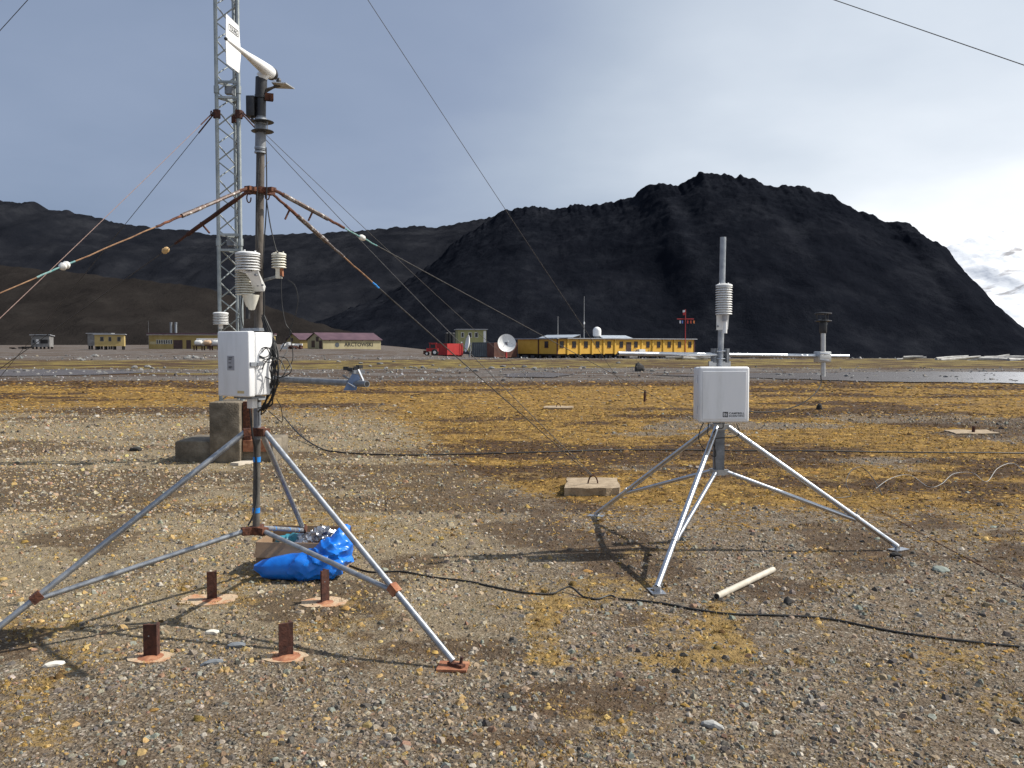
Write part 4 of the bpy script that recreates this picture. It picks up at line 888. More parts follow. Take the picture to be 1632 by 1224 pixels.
# ------------------------------------------------------------------ concrete anchors
def anchor(px0, px1, py, hh, dep, label, loop=True, name='anchor_block'):
    a, b = G(px0, py), G(px1, py); c = (a + b) / 2; c.z = gzf(c.x, c.y); r_ = thing(name, label, 'anchor', c, None)
    hw = (b - a).length / 2; bmx = bmesh.new(); bmesh.ops.create_grid(bmx, x_segments=7, y_segments=5, size=1.0); rr0 = random.Random(int(px0)); pts = []
    rim = [(-1 + .25 * q, -1) for q in range(8)] + [(1, -1 + .4 * q) for q in range(5)] + [(1 - .25 * q, 1) for q in range(8)] + [(-1, 1 - .4 * q) for q in range(5)]; bmx.free()
    pts = [(c.x + (x + .12 * y) * hw * rr0.uniform(.95, 1.02) + .04 * hw * rr0.uniform(-1, 1), c.y + dep / 2 + y * dep / 2 * rr0.uniform(.94, 1.03), c.z - .05) for x, y in rim]
    mb = MB().slab(pts, (0, 0, hh + .05)); nn_ = len(pts)
    for q in range(nn_): mb.v[q] = mb.v[q] + Vector((rr0.uniform(-.015, .015), rr0.uniform(0, .03), 0)) * min(1, hh * 12); mb.v[nn_ + q].z += rr0.uniform(-.008, .004)
    mb.build('block', concrete_lt, r_, smooth=0)
    tp = Vector((c.x, c.y + dep * .4, c.z + hh))
    if loop: MB().tube([tp + Vector((.055 * math.cos(q), 0, .11 * math.sin(q) - .02)) for q in np.linspace(-.3, math.pi + .3, 11)], .008, 6).build('loop', rust_dark, r_)
    else: MB().cyl(tp - Vector((0, 0, .02)), tp + Vector((.01, 0, .10)), .03, n=8).build('pin', rust_dark, r_)
    return tp + Vector((0, 0, .085 if loop else .05))
a1 = anchor(905, 993, 791, .085, .75, 'thick pale concrete anchor block with wire loop beside the shiny tripod')
a2 = anchor(868, 914, 654, .05, .7, 'flat concrete anchor slab far out on the moss before the station')
a3 = anchor(1528, 1600, 693, .03, .7, 'flat concrete slab with a short pin on the golden moss', False)

def wire(p0, p1, r, mat, label, sag=0.0, group=None, name='guy_wire', n_=14):
    r_ = thing(name, label, 'wire', p0, group); pts = [p0.lerp(p1, t_) - Vector((0, 0, sag * 4 * t_ * (1 - t_))) for t_ in np.linspace(0, 1, n_)]
    MB().tube(pts, r, 5).build('strand', mat, r_); return r_, lambda t_: p0.lerp(p1, t_) - Vector((0, 0, sag * 4 * t_ * (1 - t_)))
cl = TB + Vector((-.2, -.05, CZ)); cr = TB + Vector((.2, -.03, CZ)); hr = TB + Vector((.1, .05, CZ2)); hl = TB + Vector((-.12, .0, CZ2))
def cwire(p0, p1, r, mat, label, sag, hook=.35):
    r_, f_ = wire(p0, p1, r, mat, label, sag, 'guy wires of the lattice tower')
    L0 = (p1 - p0).length; MB().tube([f_(0), f_(hook / L0)], r * 2.2, 6).build('turnbuckle', rust_dark, r_)
    return r_
cwire(cr, a1, .0045, steelwire, 'tower guy wire running down to the thick concrete block', .06)
cwire(cr + Vector((0, 0, .03)), a2, .0045, steelwire, 'tower guy wire running down to the far flat slab', .08)
pe = Vector((-5.9, 6.85, 0.02)); cwire(cl + Vector((0, 0, .03)), pe, .004, pinkwire, 'pinkish guy line falling from the tower collar towards the huts', .03)
pe = Vector((-9.4, 14.7, 0.02)); cwire(cl, pe, .0045, steelwire, 'dark guy wire falling from the tower collar past the mast insulators', .03)
pe = P(1012, 646, 23.8); pe.z = gzf(pe.x, pe.y); cwire(hr, pe, .0055, steelwire, 'upper tower guy wire crossing the sky towards the mountain', .05)
pe = P(-620, 745, 13.0); pe.z = 0; cwire(hl, pe, .0055, steelwire, 'upper tower guy wire crossing the sky corner on the shed side', .05)
cwire(hr, Vector((7.3, 1.7, .0)), .0032, steelwire, 'long upper tower guy wire crossing the sky over the logo box', .0)

# ------------------------------------------------------------------ brown weather mast on its tripod
D1 = 5.15
m0, m1 = P(408, 845, D1), P(416.5, 123, D1)
def ML(z): t_ = (z - m0.z) / (m1.z - m0.z); return m0 + (m1 - m0) * t_
def zL(py): return P(412, py, D1).z
fA, fB, fC = GG(722, 1062), GG(-62, 1056), GG(500, 889)
mt = thing('mast_tripod', 'weathered steel tripod with tall brown mast and rusty joints', 'tripod', (m0.x, m0.y, gzf(m0.x, m0.y)))
MB().cyl(ML(zL(848)), ML(zL(700)), .0205, n=16).build('lower_pole', M('dark_grey_pipe', (0.075, 0.07, 0.062), (0.15, 0.14, 0.125), 14, 0.55, 0.3, 0.1), mt)
MB().cyl(ML(zL(700) + .0005), ML(zL(640)), .0212, n=16).build('middle_pole', galv_dull, mt)
MB().cyl(ML(zL(640) + .0005), ML(zL(232)), .0235, n=16).build('upper_pole', oldpipe, mt)
MB().cyl(ML(zL(240)), ML(zL(186)), .031, .029, 16).build('pole_head', galv_dull, mt)
for py in (190, 197, 236, 243): MB().cyl(ML(zL(py + 1.4)), ML(zL(py - 1.4)), .034, n=14).build('hose_clamp', galv, mt)
hubs = []
for py, rw in ((688, .052), (845, .047)):
    c = ML(zL(py)); mb = MB().cyl(c - Vector((0, 0, .024)), c + Vector((0, 0, .024)), .036, n=14)
    for f_ in (fA, fB, fC):
        d = Vector((f_.x - c.x, f_.y - c.y, 0)).normalized(); mb.box(c + d * .05, (.032, .024, .022), RZ(math.atan2(d.y, d.x)))
    mb.build('hub', rust, mt, smooth=30); hubs.append(c)
MB().box(ML(zL(665)) , (.018, .018, .045)).build('pole_clamp', galv_dull, mt)
for f_, tx, nm in ((fA, 628, 'A'), (fB, 58, 'B'), (fC, 489, 'C')):
    d = Vector((f_.x - hubs[0].x, f_.y - hubs[0].y, 0)).normalized(); s0 = hubs[0] + d * .07; e0 = f_ + Vector((0, 0, .035))
    lg = MB().cyl(s0, e0, .0165, n=14).build('leg', galv, mt)
    t_ = t_px(s0, e0, tx) if nm != 'C' else .76
    c = s0.lerp(e0, t_); ld = (e0 - s0).normalized(); q = ld.to_track_quat('Z', 'Y').to_matrix()
    MB().box(c, (.0225, .0225, .028), q).build('clamp', rust if nm != 'A' else rust_light, lg, smooth=0)
    s1 = hubs[1] + Vector((f_.x - hubs[1].x, f_.y - hubs[1].y, 0)).normalized() * .07; e1 = c - Vector((0, 0, .012))
    br = MB().cyl(s1, e1, .0145, n=12).build('brace', galv, mt)
    if nm == 'C':
        for k in (.3, .62, .85): p = s1.lerp(e1, k); dd = (e1 - s1).normalized() * .006; MB().cyl(p - dd, p + dd, .0158, n=12).build('tape', bluetape, br)
    an = math.atan2(d.y, d.x)
    MB().box(f_ + Vector((0, 0, .008)), (.075, .062, .006), RZ(an + .5)).build('foot_plate', rust_light if nm == 'A' else rust, lg, smooth=0)
    MB().box(f_ + Vector((0, 0, .021)) + d * .02, (.045, .016, .008), RZ(an)).build('foot_lug', rust, lg, smooth=0)
    MB().cyl(f_ + d * .03 + Vector((.012, 0, .012)), f_ + d * .03 + Vector((.02, 0, .062)), .008, n=8).build('anchor_bolt', rust_dark, lg)
for py in (732, 813): MB().cyl(ML(zL(py + 4)), ML(zL(py - 4)), .0222, n=14).build('tape', bluetape, mt)
gc = ML(zL(304)); mb = MB().cyl(gc - Vector((0, 0, .018)), gc + Vector((0, 0, .018)), .045, n=14)
GA = [Vector((4.9, -2.5, 0)), Vector((2.5, 4.9, 0)), Vector((-2.5, -4.9, 0)), Vector((-4.9, 2.5, 0))]
for g in GA:
    d = g.normalized(); mb.box(gc + d * .065, (.04, .02, .012), RZ(math.atan2(d.y, d.x)))
mb.build('guy_plate', rust, mt, smooth=30)
MB().tube([gc + Vector((-.05, -.05, -.03)) + Vector((.012 * math.cos(a), 0, .026 * math.sin(a) - .02)) for a in np.linspace(.8, 6.4, 10)], .004, 5).build('hook', rust_dark, mt)
MB().tube([gc + Vector((.058, -.06, -.03)) + Vector((.012 * math.cos(a), 0, .022 * math.sin(a) - .01)) for a in np.linspace(.8, 6.4, 10)], .004, 5).build('hook', rust_dark, mt)
for py in (196, 211): 
    c = ML(zL(py)) + Vector((.016, -.02, 0)); MB().lathe([(.060, -.003), (.064, 0), (.060, .004)], c, n=20).build('disc', blackpl, mt)
for dx in (-.02, .05): MB().cyl(ML(zL(211)) + Vector((dx, -.045, 0)), ML(zL(196)) + Vector((dx, -.045, 0)), .004, n=6).build('spacer_rod', galv_dull, mt)

# guy ropes of the brown mast
def guy(g, zend, label, segs, ins=None, insm=None, grp='guy ropes of the brown mast', end=None, bar=True):
    p0 = gc + g.normalized() * .10; p1 = end if end else Vector((m0.x + g.x, m0.y + g.y, zend)); r_ = thing('guy_rope', label, 'rope', p0, grp)
    for k, (t0, t1, rad, mat, nm) in enumerate(segs):
        pts = [p0.lerp(p1, t0 + (t1 - t0) * i / 6) + Vector((0, 0, ((.0012 if rad > .009 else .0025) * random.uniform(-1, 1)) if 0 < i < 6 else 0)) for i in range(7)]
        MB().tube(pts, rad, 8).build(nm, mat, r_)
    if ins:
        for tx, im in ins:
            c = p0.lerp(p1, t_px(p0, p1, tx)); MB().lathe([(.006, -.027), (.014, -.021), (.019, -.009), (.015, 0), (.019, .009), (.014, .021), (.006, .027)], c, (p1 - p0), 14).build('insulator', im, r_)
    if bar:
        c = p0.lerp(p1, segs[1][1] * .75); MB().cyl(c + Vector((-.01, 0, .01)), c + Vector((-.035 if g.x > 0 else .05, -.02, -.055)), .006, n=7).build('lever', rust, r_)
    return p0, p1
twist = M('turnbuckle_steel', (0.16, 0.15, 0.145), (0.50, 0.49, 0.47), 22, 0.5, 0.4, c3=(0.10, 0.06, 0.045))
tA = lambda p0, p1, x: t_px(p0, p1, x)
def mk(g, end, xs_, mats, label, ins, bar=True):
    p0 = gc + g.normalized() * .10; p1 = end if end else Vector((m0.x + g.x, m0.y + g.y, 0))
    ts = [0] + [tA(p0, p1, x) for x in xs_] + [1]; segs = [(a, b, *m_) for a, b, m_ in zip(ts[:-1], ts[1:], mats)]
    guy(g, 0, label, segs, ins, end=end, bar=bar)
mk(GA[0], GG(1188, 712), (452, 520, 548, 600), [(.010, rust, 'chain'), (.0135, twist, 'turnbuckle'), (.009, rust, 'shackle'), (.005, tealrope, 'cord'), (.0034, steelwire, 'strand')], 'guy rope with white insulator passing behind the logo box', [(579, porcelain)])
mk(GA[1], a1 + Vector((-.02, 0, .0)), (455, 475, 520, 548, 593, 603), [(.008, rust, 'chain'), (.010, rust, 'rod'), (.014, twist, 'turnbuckle'), (.008, twist, 'shackle'), (.005, orangerope, 'strand'), (.0062, bluetape, 'tape'), (.0042, steelwire, 'strand')], 'guy rope with blue tape running to the concrete block', None)
mk(GA[2], None, (380, 325, 290, 250, 120, 60), [(.010, rust, 'chain'), (.0105, twist, 'turnbuckle'), (.0125, twist, 'turnbuckle'), (.007, rust, 'shackle'), (.0034, orangerope, 'strand'), (.0042, tealrope, 'cord'), (.0028, orangerope, 'strand')], 'guy rope with white insulator and orange strand', [(102, porcelain)], False)
mk(GA[3], None, (378, 300, 278), [(.010, rust, 'chain'), (.0135, rust_dark, 'turnbuckle'), (.008, rust_dark, 'shackle'), (.0026, steelwire, 'strand')], 'guy wire with yellow insulator below the orange rope', [(265, yellowins)])

# ------------------------------------------------------------------ instruments on the brown mast
nose = P(432, 117, 5.2); tail = P(360, 63, 4.62); tail.z = nose.z; axd = (nose - tail).normalized(); L_ = (nose - tail).length
wmn = thing('wind_monitor', 'white propeller wind monitor with big tail fin on the mast top', 'wind sensor', ML(zL(186)))
MB().lathe([(.006, 0), (.009, .04), (.0125, .15), (.017, .26), (.0245, L_ * .6), (.032, L_ * .8), (.036, L_ * .92), (.034, L_ * .985)], tail, axd, 20).build('body', whitepl, wmn)
MB().lathe([(.0365, L_ * .985), (.037, L_ + .01), (.031, L_ + .032), (.018, L_ + .046), (.003, L_ + .05)], tail, axd, 20).build('nose_cone', blackpl, wmn)
MB().lathe([(.001, -.012), (.008, -.006), (.009, .004), (.004, .01)], tail, axd, 10).build('tail_cap', blackpl, wmn)
side_ = axd.cross(Vector((0, 0, 1))).normalized()
fin = [(.005, .128), (.155, .118), (.175, -.03), (.15, -.128), (.0, -.125), (-.004, 0)]
fo = MB().slab([tail + axd * s_ + Vector((0, 0, z)) - side_ * .002 for s_, z in fin], side_ * .004).build('tail_fin', whitepl, wmn, smooth=0)
def finlabel(sgn):
    u_ = axd * (1 if sgn > 0 else -1); o_ = tail + side_ * sgn * .0026
    s0 = .03 if sgn > 0 else .145
    mb = MB(); w_, h_ = .115, .034; z0_ = .055; b_ = .0035
    for (a0, a1, c0, c1) in ((0, w_, 0, b_), (0, w_, h_ - b_, h_), (0, b_, b_, h_ - b_), (w_ - b_, w_, b_, h_ - b_)):
        mb.slab([o_ + axd * s0 + u_ * a0 + Vector((0, 0, z0_ + c0)), o_ + axd * s0 + u_ * a1 + Vector((0, 0, z0_ + c0)), o_ + axd * s0 + u_ * a1 + Vector((0, 0, z0_ + c1)), o_ + axd * s0 + u_ * a0 + Vector((0, 0, z0_ + c1))], side_ * sgn * .0006)
    mb.build('label_border', ink, fo, smooth=0)
    text_mesh('YOUNG', .02, o_ + axd * s0 + u_ * .012 + Vector((0, 0, z0_ + .007)), u_, (0, 0, 1), ink, fo, 'lettering', .0006 , bold=.01, width=.09)
finlabel(1); finlabel(-1)
nk = tail + axd * (L_ * .90); nb0 = ML(zL(124)); 
MB().tube([nk, nk.lerp(nb0, .5), nb0], .031, 16, True, .0335).build('neck', whitepl, wmn)
MB().cyl(ML(zL(155)), ML(zL(123.5)), .0345, .0325, 20).build('shaft_housing', blackpl, wmn)
MB().cyl(ML(zL(157)), ML(zL(152)), .037, n=18).build('orientation_ring', blackpl, wmn)
MB().cyl(ML(zL(188)), ML(zL(156)), .0285, n=18).build('mounting_post', blackpl, wmn)
jb = ML(zL(171)) + Vector((-.052, -.01, 0)); MB().rbox(jb, (.024, .03, .058), r=.005, seg=2).build('junction_box', blackpl, wmn)
MB().cyl(jb + Vector((.004, 0, -.085)), jb + Vector((.004, 0, -.055)), .008, n=8).build('cable_gland', blackpl, wmn)
pp = P(449, 137, D1 - .02); pyr = thing('radiation_sensor', 'small sensor on a tilted grey plate beside the mast top', 'sensor', pp)
MB().slab([pp + Vector((-.045, -.05, .004)), pp + Vector((.035, -.05, .0)), pp + Vector((.062, .05, -.004)), pp + Vector((-.045, .05, 0))], (0, 0, .006)).build('plate', alu_dull, pyr, smooth=0)
MB().lathe([(.014, .006), (.014, .022), (.011, .03), (.004, .036)], pp + Vector((-.012, -.02, .004)), n=14).build('sensor_head', blackpl, pyr); MB().cyl(pp + Vector((-.035, -.03, .006)), pp + Vector((-.035, -.03, .028)), .002, n=6).build('level_screw', galv, pyr)
mj = ML(zL(160)); MB().tube([mj + Vector((.02, 0, .0)), mj + Vector((.035, -.01, .06)), pp + Vector((-.01, 0, .002))], .008, 6).build('arm', oldpipe, pyr)
MB().tube([mj + Vector((.02, 0, .045)), pp + Vector((-.03, 0, .002))], .007, 6).build('arm', oldpipe, pyr)
MB().box(mj + Vector((.045, 0, .018)), (.024, .016, .02), RZ(.4)).build('clamp', rust, pyr, smooth=0); MB().tube([mj + Vector((.04, 0, 0)), mj + Vector((.062, -.02, -.01)), mj + Vector((.06, -.02, .03))], .005, 6).build('u_bolt', rust_dark, pyr)

def shield(c, r_, n_, pit, mat, label, name='radiation_shield', studs=True, grp=None):
    # c is the underside centre
    c = Vector(c); root_ = thing(name, label, 'sensor shield', c, grp); me = None
    for k in range(n_):
        if me is None:
            o = MB().lathe([(r_ * .5, pit * .9), (r_ * .82, pit * .62), (r_, pit * .12), (r_ * .985, 0), (r_ * .9, pit * .18), (r_ * .45, pit * .6)], c, n=26).build('plate', mat, root_, smooth=50); me = o
        else:
            o = me.copy(); C.objects.link(o); o.parent = root_; o.location = (0, 0, pit * k); ORG[o] = c
    tp = c + Vector((0, 0, pit * n_))
    MB().lathe([(r_ * .99, -pit * .3), (r_ * .97, pit * .25), (r_ * .75, pit * .62), (r_ * .3, pit * .8), (.002, pit * .82)], tp, n=26).build('cap', mat, root_)
    MB().cyl(c + Vector((0, 0, .002)), tp, r_ * .46, n=12).build('core', mat, root_)
    if studs:
        for a in (.4, 2.5, 4.6): q = tp + Vector((r_ * .6 * math.cos(a), r_ * .6 * math.sin(a), pit * .5)); MB().cyl(q, q + Vector((0, 0, pit * .75)), r_ * .07, n=7).build('stud', mat, root_)
    return root_
b1 = P(395, 431, 4.97); h1 = P(395, 401, 4.97).z - b1.z
s1 = shield(b1, .069, 6, h1 / 6.8, whitepl, 'large white multi plate shield on the front of the brown mast')
b2 = P(390.5, 470, 5.04); h2 = P(390.5, 428, 5.04).z - b2.z
s2 = shield(b2, .055, 10, h2 / 10.8, whiteold, 'tall cream multi plate shield tucked under the large white shield', studs=False)
MB().lathe([(.018, -.085), (.022, -.08), (.045, -.012), (.048, 0)], b2 + Vector((.03, .01, 0)), n=18).build('funnel', whiteold, s2)
MB().cyl(b2 + Vector((.015, 0, -.135)), b2 + Vector((.015, 0, -.07)), .012, n=10).build('probe', blackpl, s2)
br0 = P(404, 432, 4.93)
MB().slab([P(377, 431, 4.95), P(411, 431, 4.95), P(423, 457, 5.06), P(421, 464, 5.06), P(403, 465, 5.06), P(399, 446, 4.99), P(392, 436, 4.95)], (0, .006, 0)).build('bracket', whitepl, s1, smooth=0)
for px, py in ((407, 438), (402, 453), (411, 455), (418, 454)): p = P(px, py, 4.94 if py < 450 else 5.03); MB().cyl(p + Vector((0, .03, 0)), p + Vector((0, -.006, 0)), .006, n=8).build('bolt', galv_dull, s1)
p = P(397, 429, 4.94); MB().box(p, (.016, .005, .01)).build('sensor_tab', galv_dull, s1, smooth=0)
b3 = P(444.5, 427, 5.12); h3 = P(444.5, 402, 5.12).z - b3.z
s3 = shield(b3, .0425, 5, h3 / 5.9, whiteold, 'small cream plate shield on a side arm of the brown mast')
q = ML(zL(448)); MB().tube([q + Vector((.01, 0, 0)), b3 + Vector((-.015, 0, -.05))], .0105, 4).build('arm', galv_dull, s3, smooth=0)
MB().box(b3 + Vector((0, 0, -.03)), (.016, .014, .03)).build('holder', whiteold, s3, smooth=0); MB().box(b3 + Vector((.016, 0, -.026)), (.007, .016, .022)).build('clip', rust_light, s3, smooth=0)
b4 = P(352, 517, TY - .2); h4 = P(352, 497, TY - .2).z - b4.z
s4 = shield(b4, .105, 7, h4 / 7.9, whitepl, 'white plate shield fixed to the lattice tower leg', studs=False)
MB().cyl(b4 + Vector((0, 0, -.06)), b4 + Vector((0, 0, .02)), .03, n=10).build('socket', whitepl, s4)
q = TB + LEGS[0]; MB().tube([b4 + Vector((0, 0, -.04)), Vector((q.x, q.y - .02, b4.z - .06))], .012, 6).build('arm', galv, s4)

# white cabinet of the brown mast
bc = P(385, 580, 4.96); th = R(-30); Mz = RZ(th)
hw, hd, hh = .122, .095, (P(385, 528, 4.92).z - P(385, 632, 4.92).z) / 2
bc = P(371, 580, 4.90) + Mz @ Vector((0, hd, 0)); bc.z = P(371, 580, 4.92).z
bx = thing('equipment_cabinet', 'tall white equipment cabinet with side latch on the brown mast', 'cabinet', bc - Vector((0, 0, hh)))
MB().rbox(bc + Mz @ Vector((0, .028, 0)), (hw - .004, hd - .03, hh - .006), Mz, .008).build('body', whitebox, bx)
dr = MB().rbox(bc + Mz @ Vector((0, -hd + .024, 0)), (hw, .024, hh), Mz, .009).build('door', whitebox, bx)
fo_ = lambda x, z, d=0.0: bc + Mz @ Vector((x, -hd - d, z))
def plate(x0, x1, z0, z1, mat, nm, d=.0015): return MB().slab([fo_(x0, z0, .0003), fo_(x1, z0, .0003), fo_(x1, z1, .0003), fo_(x0, z1, .0003)], Mz @ Vector((0, -d, 0))).build(nm, mat, dr, smooth=0)
lb = plate(-.042, .012, -.035, .045, labelgrey, 'label')
for k, z in enumerate((.032, .024, .004, -.018, -.024)): plate(-.030, -.030 + (.03, .022, .018, .026, .02)[k], z, z + .004, ink, 'print', .0022)
plate(.035, .085, -hh + .020, -hh + .034, sticker, 'sticker')
lt = bc + Mz @ Vector((hw + .004, -hd + .045, .0)); MB().box(lt, (.005, .036, .011), Mz).build('latch', galv, bx, smooth=0); MB().box(lt + Mz @ Vector((.006, .016, 0)), (.004, .008, .008), Mz).build('latch_hook', alu, bx, smooth=0)
MB().box(bc + Mz @ Vector((hw * .2, 0, -hh - .006)), (.07, .05, .006), Mz).build('gland_plate', galv_dull, bx, smooth=0)
q = P(402, 641, 4.97); MB().rbox(q, (.021, .02, .034), Mz, .003, 2).build('junction_box', whitepl, bx)
for z in (hh + .012, -hh - .02):
    q = ML(bc.z + z); MB().box(q + Vector((-.02, -.02, 0)), (.075, .03, .009), Mz).build('mounting_bracket', galv, bx, smooth=0)

# cables of the brown mast
cb = thing('cable_bundle', 'tangle of black cables hanging beside the white cabinet', 'cables', P(428, 640, 4.98))
r3 = random.Random(5)
for k in range(9):
    j = lambda s_: r3.uniform(-s_, s_)
    pts = [P(417 + k * .5, 505 + j(4), 5.08), P(423 + k * 1.3, 530 + j(3), 5.03), P(432 + k * 1.4, 565 + j(6), 4.98), P(437 + j(7), 600 + j(6), 4.97), P(432 + j(6), 630 + j(5), 4.99), P(425 + j(8), 648 + j(5), 5.02), P(414 + j(9), 655 + j(7), 5.08)]
    MB().tube(spl(pts, 6), .0034 + .0008 * (k % 3), 5).build('cable', cablem, cb)
for k, (cx, cy, ra) in enumerate(((423, 563, 10), (421, 562, 8), (428, 566, 12), (436, 588, 18), (447, 585, 17))):
    pts = [P(cx + ra * math.cos(a) * (1 + .1 * math.sin(3 * a)), cy + ra * .95 * math.sin(a), 4.93 + .02 * math.sin(a * 2 + k)) for a in np.linspace(k, k + 6.6, 22)]
    MB().tube(spl(pts, 3), .003, 5).build('loop', cablem, cb)
for pts, m_ in (([(459, 446), (470, 455), (475, 478), (470, 505), (462, 530), (466, 555), (466, 575), (456, 590), (440, 620)], cablem), ([(448, 438), (449, 480), (455, 515), (464, 530), (455, 545), (446, 560)], cablem),
                ([(457, 545), (458, 558), (450, 572), (446, 590)], cablegrey), ([(428, 655), (440, 665), (450, 672), (448, 650), (441, 636)], cablem)):
    MB().tube(spl([P(x, y, 5.02) for x, y in pts], 6), .0026, 5).build('lead', m_, cb)
for pts in ([(413, 252), (410, 300), (409, 350), (411, 395)], [(424, 235), (425, 290), (424, 340), (419, 420), (421, 470), (421, 505)], [(425, 320), (431, 360), (440, 398), (444, 402)], [(405, 436), (398, 440), (388, 447)], [(386, 470), (384, 500), (388, 523)]):
    MB().tube(spl([P(x, y, 5.08) for x, y in pts], 6), .0036, 5).build('mast_cable', cablem, cb)
MB().tube(spl([P(421, 268, 5.09), P(425, 262, 5.08), P(429, 257, 5.08)], 6), .002, 5).build('tie', whitepl, cb)
MB().tube(spl([P(398, 645, 5.05), P(402, 690, 5.06), P(408, 730, 5.11), P(409, 790, 5.11), P(404, 820, 5.08), P(395, 838, 5.06)], 6), .006, 6).build('down_cable', cablem, cb)

# boom with a clamped bracket on the brown mast
e1 = P(585, 612, 4.42); e0 = ML(P(414, 603, D1).z) + Vector((.024, .0, 0)); e1.z = P(585, 612, 4.42).z
bm_ = thing('sensor_boom', 'grey horizontal pipe boom with empty sensor clamp on the brown mast', 'boom', e0)
MB().cyl(e0, e1, .0165, n=16).build('pipe', galv_dull, bm_); d = (e1 - e0).normalized()
MB().cyl(e1 - d * .01, e1 + d * .0008, .0128, n=14).build('bore', dark, bm_)
c = e0.lerp(e1, t_px(e0, e1, 563)); MB().slab([c + Vector((-.045, -.03, -.035)), c + Vector((.02, -.035, -.035)), c + Vector((.045, -.03, .045)), c + Vector((-.0, -.03, .05))], (0, .008, 0)).build('clamp_plate', bluesteel, bm_, smooth=0)
MB().box(c + Vector((.02, .0, .058)), (.03, .035, .008), RZ(.5)).build('sensor_mount', galv_dull, bm_, smooth=0); MB().tube([c + Vector((.028, -.02, .02)), c + Vector((.055, -.03, .015)), c + Vector((.03, -.03, .07))], .007, 5).build('strap', alu, bm_)
for dx in (-.035, -.01, .015, .03): MB().box(c + Vector((dx, random.uniform(-.02, .02), .078 + random.uniform(-.008, .008))), (.013, .012, .009), RZ(random.uniform(0, 3))).build('sensor_block', blackpl, bm_, smooth=0)
MB().tube([c + Vector((-.02, -.042, .004)), c + Vector((.018, -.046, -.018))], .004, 6).build('bolt', alu, bm_); MB().tube([c + Vector((-.05, -.01, .04)), c + Vector((-.012, -.02, .02))], .006, 6).build('u_bolt', galv_dull, bm_)
MB().cyl(c - d * .03 + Vector((0, 0, 0)), c + d * .03, .0195, n=12).build('pipe_clamp', galv_dull, bm_)

# ------------------------------------------------------------------ right weather station
D2 = 7.0
n0, n1_ = P(1144, 752, D2), P(1152.5, 378, D2)
def MR(z): t_ = (z - n0.z) / (n1_.z - n0.z); return n0 + (n1_ - n0) * t_
def zR(py): return P(1145, py, D2).z
gA, gB, gC = GG(1430, 876), GG(1047, 944), GG(951, 823)
rt_ = thing('aluminium_tripod', 'clean shiny aluminium tripod with a short silver mast', 'tripod', (n0.x, n0.y, gzf(n0.x, n0.y)))
MB().cyl(MR(zR(600)), MR(zR(378)), .0235, n=18).build('mast_pole', galv, rt_)
MB().cyl(MR(zR(379)), MR(zR(377.7)), .0195, n=16).build('pole_bore', dark, rt_)
a_, b_ = MR(zR(752)), MR(zR(598))
MB().box((a_ + b_) / 2, (.038, .038, (b_.z - a_.z) / 2)).build('square_column', galv_dull, rt_, smooth=0)
hb2 = []
for py in (680, 752):
    c = MR(zR(py)); mb = MB().box(c, (.048, .048, .022))
    for f_ in (gA, gB, gC):
        d = Vector((f_.x - c.x, f_.y - c.y, 0)).normalized(); mb.box(c + d * .058, (.024, .014, .02), RZ(math.atan2(d.y, d.x)))
    mb.build('hub', alu_dull, rt_, smooth=0); hb2.append(c)
for f_, tx in ((gA, 1365), (gB, 1075), (gC, 1000)):
    d = Vector((f_.x - hb2[0].x, f_.y - hb2[0].y, 0)).normalized(); s0 = hb2[0] + d * .07; e0 = f_ + Vector((0, 0, .03))
    lg = MB().cyl(s0, e0, .0205, n=18).build('leg', alu, rt_)
    MB().cyl(e0 - (e0 - s0).normalized() * .01, e0 + (e0 - s0).normalized() * .0012, .0165, n=14).build('leg_bore', dark, lg)
    c = s0.lerp(e0, t_px(s0, e0, tx)); q = (e0 - s0).normalized().to_track_quat('Z', 'Y').to_matrix()
    MB().cyl(c - (e0 - s0).normalized() * .012, c + (e0 - s0).normalized() * .012, .024, n=16).build('clamp', alu_dull, lg)
    MB().cyl(c + Vector((0, 0, -.03)), c + Vector((0, 0, .034)), .004, n=6).build('bolt', galv, lg)
    s1 = hb2[1] + Vector((f_.x - hb2[1].x, f_.y - hb2[1].y, 0)).normalized() * .07; MB().cyl(s1, c - Vector((0, 0, .022)), .0165, n=16).build('brace', alu, rt_)
    an = math.atan2(d.y, d.x); MB().box(f_ + Vector((0, 0, .006)) + d * .01, (.075, .045, .004), RZ(an + .6)).build('foot_plate', alu, lg, smooth=0)
    MB().box(f_ + Vector((0, 0, .02)), (.012, .026, .018), RZ(an)).build('foot_lug', alu_dull, lg, smooth=0)
# crossarm
l0, r0_ = P(985, 563.5, 6.68), P(1352, 568, 7.5); zz = MR(zR(567)).z
ca = thing('crossarm', 'long shiny horizontal pipe clamped to the silver mast', 'crossarm', (l0 + r0_) / 2)
MB().cyl(l0, r0_, .0165, n=16).build('pipe', alu, ca); dd = (r0_ - l0).normalized()
MB().cyl(l0 - dd * .0008, l0 + dd * .01, .0135, n=14).build('bore', dark, ca)
c = l0.lerp(r0_, t_px(l0, r0_, 1148)); MB().box(c + Vector((0, .035, 0)), (.055, .008, .05), RZ(.38)).build('mount_plate', alu_dull, ca, smooth=0)
for dx in (-.05, .048): MB().box(c + Vector((dx, .0, -.005)), (.012, .026, .055), RZ(.38)).build('clamp_jaw', galv_dull, ca, smooth=0)
for dz in (-.03, .03): q = MR(c.z + dz); MB().tube([q + Vector((-.03, .04, 0)), q + Vector((-.03, -.02, 0)), q + Vector((0, -.034, 0)), q + Vector((.03, -.02, 0)), q + Vector((.03, .04, 0))], .0045, 6).build('u_bolt', alu, ca)
MB().box(MR(zR(580)) + Vector((0, .03, 0)), (.085, .02, .02)).build('support_shelf', alu_dull, ca, smooth=0)
